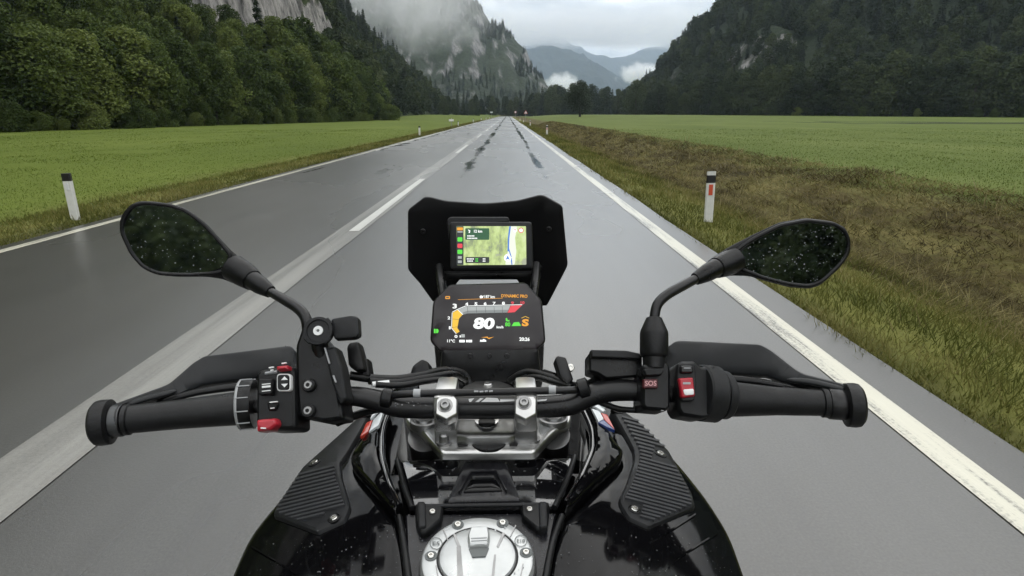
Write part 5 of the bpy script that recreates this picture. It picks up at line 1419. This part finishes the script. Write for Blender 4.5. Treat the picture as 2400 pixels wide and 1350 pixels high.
along((1533, 744, .684), (1533, 862, .672), [(0, .0075), (0.01, .0088), (0.28, .0155), (0.34, .0160), (0.72, .0160), (0.76, .0150), (0.80, .0130), (1.0, .0125)], 'stem_boot', K_RUBBER, mr, 24)

# ---- steering top plate
CZ = 0.972; CP = zplane(CZ)
CLAMP = [(950, 978), (954, 994), (976, 1004), (988, 1014), (1024, 1056), (1034, 1065), (1252, 1064), (1262, 1056), (1290, 1024), (1306, 1010), (1336, 994), (1340, 970), (1300, 958), (1215, 930), (1200, 906), (1166, 894), (1120, 894), (1086, 908), (1070, 934), (990, 962)]
tri = sheet('steering_top_plate', rnd(CLAMP, 8), CP, K_ALU, moto, thick=0.004, bev=6, back=0.007, grid=26)
sheet('plate_pocket', rnd([(984, 998), (1022, 990), (1030, 1022), (1018, 1036)], 5), CP, K_SILVER, tri, lift=0.0035, thick=0.0008, bev=3, back=0.002)
sheet('plate_pocket', rnd([(1304, 994), (1264, 988), (1262, 1020), (1270, 1032)], 5), CP, K_SILVER, tri, lift=0.0035, thick=0.0008, bev=3, back=0.002)
CT = zplane(CZ + 0.004)
up = (0, 0, 1)
for p, r in (((996, 990), 0.0185), ((1296, 985), 0.0185)):
    turned('fork_cap', CT(*p), up, [(-0.004, r), (0.005, r), (0.006, r * .9), (0.004, r * .7), (0.007, r * .62), (0.007, 0)], K_ALUDARK, tri, 32)
    q = CT(*p); turned('fork_tube', q + np.array((0, 0, -0.02)), (0, 0.42, -0.90), [(0, 0.022), (0.25, 0.022), (0.26, 0.028), (0.62, 0.028), (0.63, 0.01)], K_ALUDARK, moto, 24)
for p in ((1041, 1039), (1248, 1032)):
    turned('clamp_bolt', CT(*p), up, [(-0.003, .0092), (0.003, .0092), (0.003, .0060), (0.011, .0056), (0.013, .0040), (0.013, 0)], K_ALUDARK, tri, 20)
turned('stem_recess', CT(1146, 1036), up, [(-0.001, .021), (0.0015, .0205), (0.0012, .016), (0.0006, .0155), (0.0006, 0)], K_PLASTIC, tri, 36)
for poly in ([(1072, 1040), (1078, 1030), (1094, 1030), (1096, 1046), (1074, 1048)], [(1194, 1030), (1206, 1028), (1214, 1040), (1212, 1046), (1194, 1046)]):
    sheet('dark_hole_patch', poly, CT, K_TYRE, tri, thick=0.0006, bev=0, back=0.003)  # dark sheets on the plate stand for the shade inside its holes
boss = sheet('clamp_bridge', rnd([(1062, 986), (1216, 984), (1222, 1018), (1196, 1026), (1096, 1028), (1066, 1022)], 6), zplane(CZ + 0.013), K_ALUDARK, tri, thick=0.003, bev=6, back=0.010, grid=20)
turned('stem_nut', zplane(CZ + 0.014)(1141, 992), up, [(0, .0145), (0.005, .0145), (0.0055, .0118), (0.004, .0112), (0.004, 0)], K_ALU, boss, 32)
turned('stem_plug', zplane(CZ + 0.019)(1141, 990), up, [(-0.001, .0105), (0.002, .0100), (0.0028, .008), (0.0028, 0)], K_PLASTIC, boss, 32)
bolt(1143, 902, 11, CT, tri, K_ALU)
for side, cx in ((0, 1047), (1, 1232)):
    c = PT(cx, 955, .702)
    cl = rbox('bar_clamp', c + np.array((0, 0.002, 0.004)), ((1, 0, 0), (0, 1, 0), (0, 0, 1)), (0.0255, 0.056, 0.046), K_ALU, tri, 0.006, 2)
    rbox('clamp_riser', c + np.array((0, 0.003, -0.032)), ((1, 0, 0), (0, 1, 0), (0, 0, 1)), (0.027, 0.044, 0.034), K_ALUDARK, tri, 0.004, 2)
    dx = cx - 1047
    fs = plane(cx, 950, .667, (0, -.55, .83))
    sheet('clamp_face', rnd([(1022 + dx, 941), (1030 + dx, 932), (1066 + dx, 931), (1073 + dx, 940), (1072 + dx, 974), (1047 + dx, 988), (1021 + dx, 975)], 3), fs, K_ALU, tri, thick=0.004, bev=3, back=0.010)
    fs2 = plane(cx, 950, .6625, (0, -.55, .83))
    turned('bolt_well', fs2(1043 + dx, 950 if side == 0 else 944), (0, -.55, .83), [(-0.002, .0086), (0.0006, .0086), (0.0002, .0074), (0.0002, 0)], K_ALUDARK, tri, 24)
    bolt(1043 + dx, 950 if side == 0 else 944, 12, fs2, tri, K_ALUDARK)

# ---- instrument display
nD = (0, -.93, .37)
DP = plane(1140, 742, .87, nD)
disp = sheet('instrument_display', rnd([(1015, 707), (1053, 667), (1232, 662), (1270, 704), (1279, 802), (1256, 824), (1032, 826), (1008, 800)], 9), DP, K_PLASTIC, moto, thick=0.004, bev=4, back=0.030)
sheet('display_glass', rnd([(1018, 708), (1055, 670), (1230, 665.5), (1267, 706), (1275.5, 801), (1254, 821), (1034, 822.5), (1011.5, 799)], 8), DP, K_GLASSBLK, disp, lift=0.0036, thick=0.0008, bev=1.5, back=0.001)
L1, L2 = 0.0050, 0.0055
def lit(poly, mat, off=L1, nm='screen_graphic'): return decal(nm, poly, DP, mat, disp, off)
def line(a, b, w, mat, off=L1):
    a, b = np.array(a, float), np.array(b, float); t = (b - a) / np.linalg.norm(b - a); n = np.array((-t[1], t[0])) * w / 2
    return lit([tuple(a + n), tuple(b + n), tuple(b - n), tuple(a - n)], mat, off)
def say(t, x, y, h, mat, w=None, bold=0.02, skew=0.0, off=L2): return text(t, x, y, h, DP, mat, disp, off, w, bold, skew, 0.02)
lit(rect(1044.5, 694.5, 1055.5, 701.5, 2), E_ORG); lit(rect(1046.5, 696.5, 1053.5, 699.5), E_DIM, L2)
line((1074, 703), (1178, 699.5), 0.9, E_ORG)
lit([(1124, 696), (1128, 692), (1130, 695), (1134, 693), (1132, 699), (1126, 700)], E_WHITE); say('187 km', 1148, 696, 7, E_WHITE, 24)
say('DYNAMIC PRO', 1205.5, 694.5, 7.5, E_ORG, 61, 0.025)
say('3', 1066.5, 718, 11, E_WHITE, 10, 0.03)
for t, x in (('4', 1094.5), ('5', 1116), ('6', 1137.5), ('7', 1158.5), ('8', 1180)): say(t, x, 713 - (x - 1094) * 0.02, 7, E_WHITE, 7, 0.03)
say('9', 1201, 710.8, 7, E_RED, 7, 0.03); say('10', 1224.5, 710, 7, E_RED, 9, 0.03)
lit([(1075, 726), (1090, 719.5), (1196, 717), (1189, 733), (1096, 735), (1086, 738)], E_GREY)
lit([(1086, 732), (1098, 728.5), (1192, 726.5), (1189, 733), (1096, 735), (1086, 738)], emitter('screen_midgrey', (0.24, 0.26, 0.26), 0.8), L2)
line((1074, 725), (1092, 717.6), 1.3, E_WHITE, L2); line((1092, 717.6), (1224, 714.6), 1.3, E_WHITE, L2)
for x in (1096, 1116.5, 1137.5, 1158, 1177): line((x, 719), (x + 1, 733), 0.8, E_DIM, L2 + 0.0003)
lit([(1197, 717), (1224, 715.5), (1206.5, 732), (1189.5, 733.5)], E_RED)
lit([(1062, 733), (1074, 726.5), (1084.5, 738), (1076.5, 747), (1072.5, 769), (1078, 777), (1071, 781.5), (1060.5, 769)], E_YEL)
for a, b in (((1061, 732), (1073, 725.4)), ((1060.6, 733), (1059, 769)), ((1059, 769), (1070, 782.5)), ((1073, 725.4), (1085.5, 738))): line(a, b, 1.3, E_WHITE, L2)
for a, b in (((1061, 748), (1076, 749)), ((1060, 768), (1073, 766))): line(a, b, 0.8, E_DIM, L2)
say('2', 1053, 745.5, 7, E_WHITE, 6, 0.03); say('1', 1055, 768.5, 7, E_WHITE, 4, 0.03); say('0', 1069.5, 788.6, 7, E_WHITE, 7, 0.03)
lit(rect(1078, 786, 1080.5, 791), E_WHITE); lit(rect(1081.5, 783.5, 1090, 791), E_GREY)
say('80', 1135, 758.2, 27, E_WHITE, 49, 0.045, 0.14); say('km/h', 1172, 766.8, 6, E_WHITE, 16, 0.03, 0.1)
say('80', 1190, 760.5, 9.5, E_GRN, 12, 0.03); lit([(1185, 747), (1188, 745), (1190, 751), (1194, 750), (1194, 754), (1186, 753)], E_GRN)
lit([(1199, 764.5), (1204, 756), (1216, 755), (1221, 764)], E_GRN)
say('S', 1231, 756.5, 17, E_ORG, 16, 0.05, 0.05); line((1222, 746), (1231, 742), 1.2, E_YEL); line((1231, 742), (1240, 746), 1.2, E_YEL)
say('11°C', 1058, 799, 7, E_WHITE, 18, 0.03); say('20:26', 1229, 795, 8.5, E_WHITE, 24, 0.03)
for x0_, x1_ in ((1077, 1090), (1093, 1097), (1098, 1107)): lit(rect(x0_, 796.5, x1_, 802.5, 1), E_WHITE)
lit(rnd([(1125, 801), (1126, 796), (1130, 797), (1134, 794), (1140, 798), (1140, 801)], 1), E_WHITE); lit([(1127, 791), (1143, 789), (1145, 792), (1158, 789.5), (1146, 795), (1141, 791.5)], E_ORG)
lit(rect(1018, 771, 1022, 781), E_GRN); lit(rnd([(1023, 771), (1027, 771), (1029.5, 776), (1027, 781), (1023, 781)], 2), E_GRN)
# support under the display and behind it
sheet('display_mount', rnd([(1036, 818), (1262, 816), (1268, 884), (1240, 900), (1060, 902), (1030, 886)], 8), plane(1150, 850, .865, (0, -.96, .28)), K_PLASTIC, moto, thick=0.006, bev=8, back=0.06)
for x in (1102, 1147, 1188): bolt(x, 834, 6, plane(1150, 850, .857, (0, -.96, .28)), moto, K_BAR, 'mount_screw')
tube('screen_bracket', [PT(1030, 625, .99), PT(1034, 660, .95), PT(1040, 700, .92)], 0.007, K_PLASTIC, moto, 8, 3)
tube('screen_bracket', [PT(1257, 620, .99), PT(1254, 660, .95), PT(1248, 700, .92)], 0.007, K_PLASTIC, moto, 8, 3)
rbox('screen_bracket', PT(1148, 645, 1.0), ((1, 0, 0), (0, 1, 0), (0, 0, 1)), (0.17, 0.02, 0.012), K_PLASTIC, moto, 0.004)
# ---- windscreen
WP = lambda x, y: PT(x, y, 1.055 - (y - 580) * -0.00028 - abs(x - 1142) * 0.00010)
WSC = [(956, 492), (996, 461), (1010, 462), (1046, 471), (1137, 477), (1213, 470), (1264, 457), (1275, 458), (1318, 482), (1331, 622), (1296, 690), (1282, 716), (1240, 716), (1218, 664), (1208, 650), (1140, 647), (1082, 650), (1070, 664), (1048, 716), (1014, 706), (984, 664), (956, 632)]
K_SCREEN = simple('black_windscreen', (0.006, 0.006, 0.0065), 0.4, spec=0.2, nscale=30, rvar=0.05)
wsc = sheet('windscreen', rnd(WSC, [8, 6, 4, 10, 20, 10, 4, 6, 8, 8, 5, 5, 5, 5, 8, 8, 8, 5, 5, 5, 6, 8]), WP, K_SCREEN, moto, thick=0.003, bev=3, back=0.002, grid=30)
for p in ((992, 541), (1286, 536), (1027, 631), (1264, 626)): bolt(p[0], p[1], 6.5, lambda x, y: WP(x, y) + np.array((0, -0.004, 0)), wsc, K_BAR, 'screw')
# nose and headlight under the screen
rbox('headlight_shell', (X0, 1.06, 0.93), ((1, 0, 0), (0, .95, .3), (0, -.3, .95)), (0.20, 0.14, 0.17), K_GLOSS, moto, 0.03, 3)
rbox('headlight_lens', (X0, 1.135, 0.90), ((1, 0, 0), (0, .95, .3), (0, -.3, .95)), (0.15, 0.02, 0.10), K_MIRROR, moto, 0.008, 2)
# ---- cables around the steering head
for pts, r in (([(820, 880, .70), (870, 887, .71), (930, 889, .73), (985, 880, .75), (1040, 868, .78), (1085, 876, .80), (1100, 900, .80)], .0052), ([(865, 893, .70), (930, 896, .72), (1000, 885, .74), (1060, 876, .76), (1092, 890, .78)], .0042),
               ([(880, 901, .70), (940, 903, .71), (1000, 893, .73), (1050, 890, .75), (1080, 905, .76)], .004), ([(1195, 893, .80), (1235, 872, .79), (1290, 884, .77), (1330, 900, .75), (1366, 908, .73)], .005),
               ([(1205, 900, .79), (1250, 884, .77), (1300, 896, .75), (1340, 908, .73)], .0042), ([(790, 990, .67), (830, 975, .69), (870, 962, .71), (905, 955, .73)], .0048), ([(1400, 940, .70), (1450, 958, .70), (1510, 962, .69)], .0035)):
    tube('cable', [PT(*p) for p in pts], r, K_PLASTIC, moto, 10, 5)
tube('cable_ferrule', [PT(872, 901, .698), PT(890, 899, .702), PT(912, 897, .706)], .0032, K_WHITE, moto, 10, 2)
sheet('cable_guide', rnd([(958, 888), (968, 858), (990, 842), (1006, 850), (1012, 880), (985, 896)], 6), front(985, 868, .77), K_PLASTIC, moto, thick=0.006, bev=6, back=0.03, grid=14)
kb = sheet('ignition_bracket', rnd([(1300, 842), (1306, 834), (1326, 838), (1344, 890), (1330, 906), (1312, 880)], 4), front(1320, 868, .74), K_BAR, moto, thick=0.003, bev=4, back=0.03)
bolt(1337, 862, 9, front(1337, 862, .745), kb, K_STEEL)
for p, q in (((1236, 880), (1272, 884)), ((1276, 872), (1300, 880))): tube('cable', [PT(p[0], p[1], .80), PT(q[0], q[1], .77)], .004, K_PLASTIC, moto, 8, 1)
# levers in front of the grips
tube('clutch_lever', [ptr(700, 900, .705, 12), ptr(620, 902, .70, 12), ptr(540, 908, .695, 11), ptr(460, 920, .685, 10), ptr(400, 936, .675, 9), ptr(370, 944, .672, 6)], 0.005, K_PLASTIC, moto, 12, 4, flat=0.8)
tube('brake_lever', [ptr(1570, 892, .73, 12), ptr(1650, 888, .725, 12), ptr(1740, 890, .715, 11), ptr(1810, 900, .705, 10), ptr(1870, 912, .697, 9), ptr(1895, 918, .694, 6)], 0.005, K_PLASTIC, moto, 12, 4, flat=0.8)
# ---- running gear below and behind (out of the photograph's sight)
rbox('seat', (X0, -0.02, 0.84), ((1, 0, 0), (0, 1, -.06), (0, .06, 1)), (0.28, 0.44, 0.09), K_RUBBER, moto, 0.035, 3)
rbox('seat', (X0, -0.42, 0.88), ((1, 0, 0), (0, 1, 0), (0, 0, 1)), (0.24, 0.36, 0.09), K_RUBBER, moto, 0.035, 3)
rbox('engine', (X0, 0.42, 0.45), ((1, 0, 0), (0, 1, 0), (0, 0, 1)), (0.36, 0.5, 0.36), K_ALUDARK, moto, 0.05, 3)
rbox('tail', (X0, -0.35, 0.76), ((1, 0, 0), (0, 1, .12), (0, -.12, 1)), (0.2, 0.6, 0.13), K_PLASTIC, moto, 0.03, 2)
for y, w in ((1.12, .055), (-0.42, .085)):
    wh = turned('wheel', (X0 - w, y, 0.335), (1, 0, 0), [(0, .23), (0.004, .27), (w * .35, .315), (w, .335), (w * 1.65, .315), (2 * w - .004, .27), (2 * w, .23)], K_TYRE, moto, 56, 50)
    turned('hub', (X0 - w - 0.02, y, 0.335), (1, 0, 0), [(0, .05), (2 * w + .04, .05)], K_ALUDARK, wh, 24)
    turned('rim', (X0 - w * .9, y, 0.335), (1, 0, 0), [(0, .2), (0, .235), (w * 1.8, .235), (w * 1.8, .2), (w * .9, .19)], K_BAR, wh, 48)
rbox('front_mudguard', (X0, 1.10, 0.70), ((1, 0, 0), (0, 1, 0), (0, 0, 1)), (0.14, 0.5, 0.03), K_PLASTIC, moto, 0.012, 2)
rbox('swingarm', (X0 - 0.12, -0.1, 0.36), ((1, 0, 0), (0, 1, .05), (0, -.05, 1)), (0.05, 0.7, 0.08), K_ALUDARK, moto, 0.015, 2)
# ---- rain on the machine
drops([(940, 1080), (1340, 1074), (1300, 1184), (970, 1188)], pad_s(0.0122), 170, 0.6, 2.4, K_DROPDK, cover, 9)
drops([(950, 1200), (1300, 1196), (1268, 1350), (966, 1350)], pad_s(0.0083), 220, 0.5, 2.0, K_DROPDK, capp, 10)
drops(circ(1120, 1335, 120, 118), T1, 60, 0.8, 3.4, K_SILVER, fuel, 12, 0.0005)
drops([(1480, 1230), (1640, 1200), (1730, 1345), (1290, 1345), (1330, 1215)], pad_s(0.0072), 160, 0.4, 1.8, K_DROPDK, lr, 31)
drops([(920, 1225), (960, 1345), (560, 1345), (640, 1220), (740, 1256)], pad_s(0.0072), 160, 0.4, 1.8, K_DROPDK, ll, 32)
drops(PADR, PS, 70, 0.5, 1.9, K_DROPDK, padr, 21)
drops(PADL, PS, 70, 0.5, 1.9, K_DROPDK, padl, 22)
drops(GUL, lambda x, y: depth(dl)(x, y) + np.array((0, -.005, .003)), 40, 0.5, 1.8, K_DROPDK, gul, 23)
drops(GUR, lambda x, y: depth(dr)(x, y) + np.array((0, -.005, .003)), 40, 0.5, 1.8, K_DROPDK, gur, 24)
drops([(920, 940), (1010, 940), (1010, 952), (920, 952)], plane(960, 945, .675, (0, -.6, .8)), 16, 0.8, 2.6, K_DROPDK, hb, 13)

# ---- navigation device clipped above the display
GP = plane(1150, 577, .93, (0, -.955, .295))
gp0 = GP(1150, 632)
nav = empty('navigation_device', tuple(gp0), 'black navigation device showing a green map above the instrument display', 'navigator')
sheet('casing', rnd([(1053, 520), (1247, 520), (1250, 630), (1056, 632)], 9), GP, K_TEXT, nav, thick=0.005, bev=5, back=0.018)
sheet('cradle', rnd([(1046, 514), (1054, 507), (1192, 507), (1196, 520), (1060, 524), (1050, 560)], 6), GP, K_TEXT, nav, off=-0.008, thick=0.004, bev=3, back=0.02)
def gmap():
    m, nt, b = nodes_of('map_screen')
    n = noise_tex(nt, 90, 5, 0.6, (1, 0.5, 0.5)); n2_ = noise_tex(nt, 28, 4, 0.6)
    c = ramp_of(nt, n, ((0.36, (0.22, 0.27, 0.15)), (0.47, (0.40, 0.50, 0.19)), (0.56, (0.50, 0.62, 0.25)), (0.7, (0.58, 0.66, 0.36))))
    c = mixc(nt, smoothstep_node(nt, n2_, 0.52, 0.62), c, (0.33, 0.36, 0.25))
    nt.links.new(c, b.inputs['Emission Color']); b.inputs['Emission Strength'].default_value = 0.95
    b.inputs['Base Color'].default_value = (0.01, 0.01, 0.01, 1); b.inputs['Roughness'].default_value = 0.2
    return m
scr = sheet('screen', rnd([(1070.5, 531), (1232.5, 531), (1233.5, 621), (1071.5, 622)], 2), GP, gmap(), nav, lift=0.005, thick=0.0003, bev=0, back=0.0006)
g1, g2 = 0.0058, 0.0063
def gl_(poly, mat, off=g1): return decal('map_graphic', poly, GP, mat, scr, off)
E_BLUE = emitter('map_blue', (0.06, 0.20, 0.62), 0.9); E_DKGRN = emitter('map_dark_green', (0.015, 0.10, 0.035), 0.8); E_DK = emitter('map_dark', (0.02, 0.03, 0.03), 0.6); E_PALE = emitter('map_pale', (0.75, 0.80, 0.68), 0.95)
gl_(rect(1071, 531.5, 1087, 621.5), E_DK)
gl_(rect(1072, 534, 1086, 541, 2), E_ORG, g2); gl_(rect(1073, 543, 1085, 546), E_GREY, g2)
for y, mt in ((562, E_GRN), (577, E_RED), (591, E_GRN)): gl_(rect(1073, y - 5, 1084.5, y + 5, 2.5), mt, g2)
for y in (604, 614): gl_(rect(1074, y - 3, 1083, y + 3, 1), E_GREY, g2)
gl_(rnd([(1193, 531.5), (1212, 531.5), (1207, 560), (1210, 590), (1206, 621), (1184, 621), (1190, 590)], 3), E_PALE)
for poly in ([(1193.5, 531.5), (1197.5, 531.5), (1194, 558), (1193, 590), (1189.5, 590), (1190.5, 558)], [(1191, 582), (1193, 582), (1199, 602), (1201, 621), (1198.5, 621), (1196.5, 604)]): gl_(poly, E_BLUE, g2)
gl_(circ(1190, 605, 9, 9, 20), E_WHITE, g2); gl_([(1190, 599), (1195, 610), (1190, 607.5), (1185, 610)], E_BLUE, g2 + 0.0004)
gl_(rect(1091, 536, 1147, 563, 2.5), E_DKGRN, g2); gl_(rect(1091.5, 603, 1147, 617, 2.5), E_DK, g2)
g3 = g2 + 0.0004
text('12 km', 1121, 543, 6.5, GP, E_WHITE, scr, g3, 19, 0.03)
gl_(rnd([(1097, 539), (1103, 541), (1102, 547), (1099, 547), (1100, 543)], 1), E_WHITE, g3)
for x0_, y, x1_ in ((1096, 554, 1113), (1096, 559.5, 1121), (1095, 607.5, 1110), (1115, 607.5, 1122), (1132, 607.5, 1139), (1096, 612.5, 1108), (1115, 612.5, 1122), (1132, 612.5, 1139)):
    for x in np.arange(x0_, x1_ - 1.2, 3.4): gl_(rect(x, y - 1.4, x + 2.5, y + 1.4), E_WHITE if x0_ != 1115 else E_GRN, g3)
gl_(circ(1221, 541, 6, 6, 20), E_RED, g2); gl_(circ(1221, 541, 4.4, 4.4, 20), E_WHITE, g3); gl_(circ(1207, 541, 4.5, 4.5, 16), E_WHITE, g2)
gl_([(1207, 537), (1209, 541), (1205, 541)], E_RED, g3)

# ---- empty phone holder on the clutch perch
hp = PT(750, 860, .655)
hold = empty('phone_holder', tuple(hp), 'empty round phone holder with black locking lever on the left bar', 'phone holder')
hs = front(747, 776, .655); hn_ = np.array(nS) / np.linalg.norm(nS)
hc = hs(747, 776)
turned('head', hc, hn_, [(-0.012, .0135), (-0.006, .0155), (0.0, .0160), (0.003, .0155), (0.0034, .0125), (0.0016, .0118), (0.0016, .006), (0.0016, 0)], K_TEXT, hold, 32)
for k in range(4):
    a = math.pi / 4 + k * math.pi / 2; _, u, w = frame3(hn_); rd = u * math.cos(a) + w * math.sin(a)
    rbox('locking_tab', hc + hn_ * 0.0006 + rd * 0.0152, (rd, np.cross(hn_, rd), hn_), (0.004, 0.009, 0.004), K_TEXT, hold, 0.001, 1)
turned('washer', hc + hn_ * 0.0018, hn_, [(0, .0054), (0.0012, .0052), (0.0012, .0018), (0.0004, .0016), (0.0004, 0)], K_WHITE, hold, 28)
turned('screw', hc + hn_ * 0.0020, hn_, [(0, .0015), (0.0009, .0013), (0.0009, 0)], K_LETDARK, hold, 12)
sheet('lever', rnd([(776, 748), (826, 740), (842, 744), (844, 786), (834, 793), (784, 797)], 9), front(810, 768, .662), K_TEXT, hold, thick=0.004, bev=5, back=0.008)
tube('arm', [tuple(hc - hn_ * 0.010) + (.010,), tuple(PT(750, 810, .668)) + (.0095,), tuple(PT(762, 860, .672)) + (.011,), tuple(PT(770, 900, .674)) + (.012,)], .01, K_PLASTIC, hold, 14, 4)
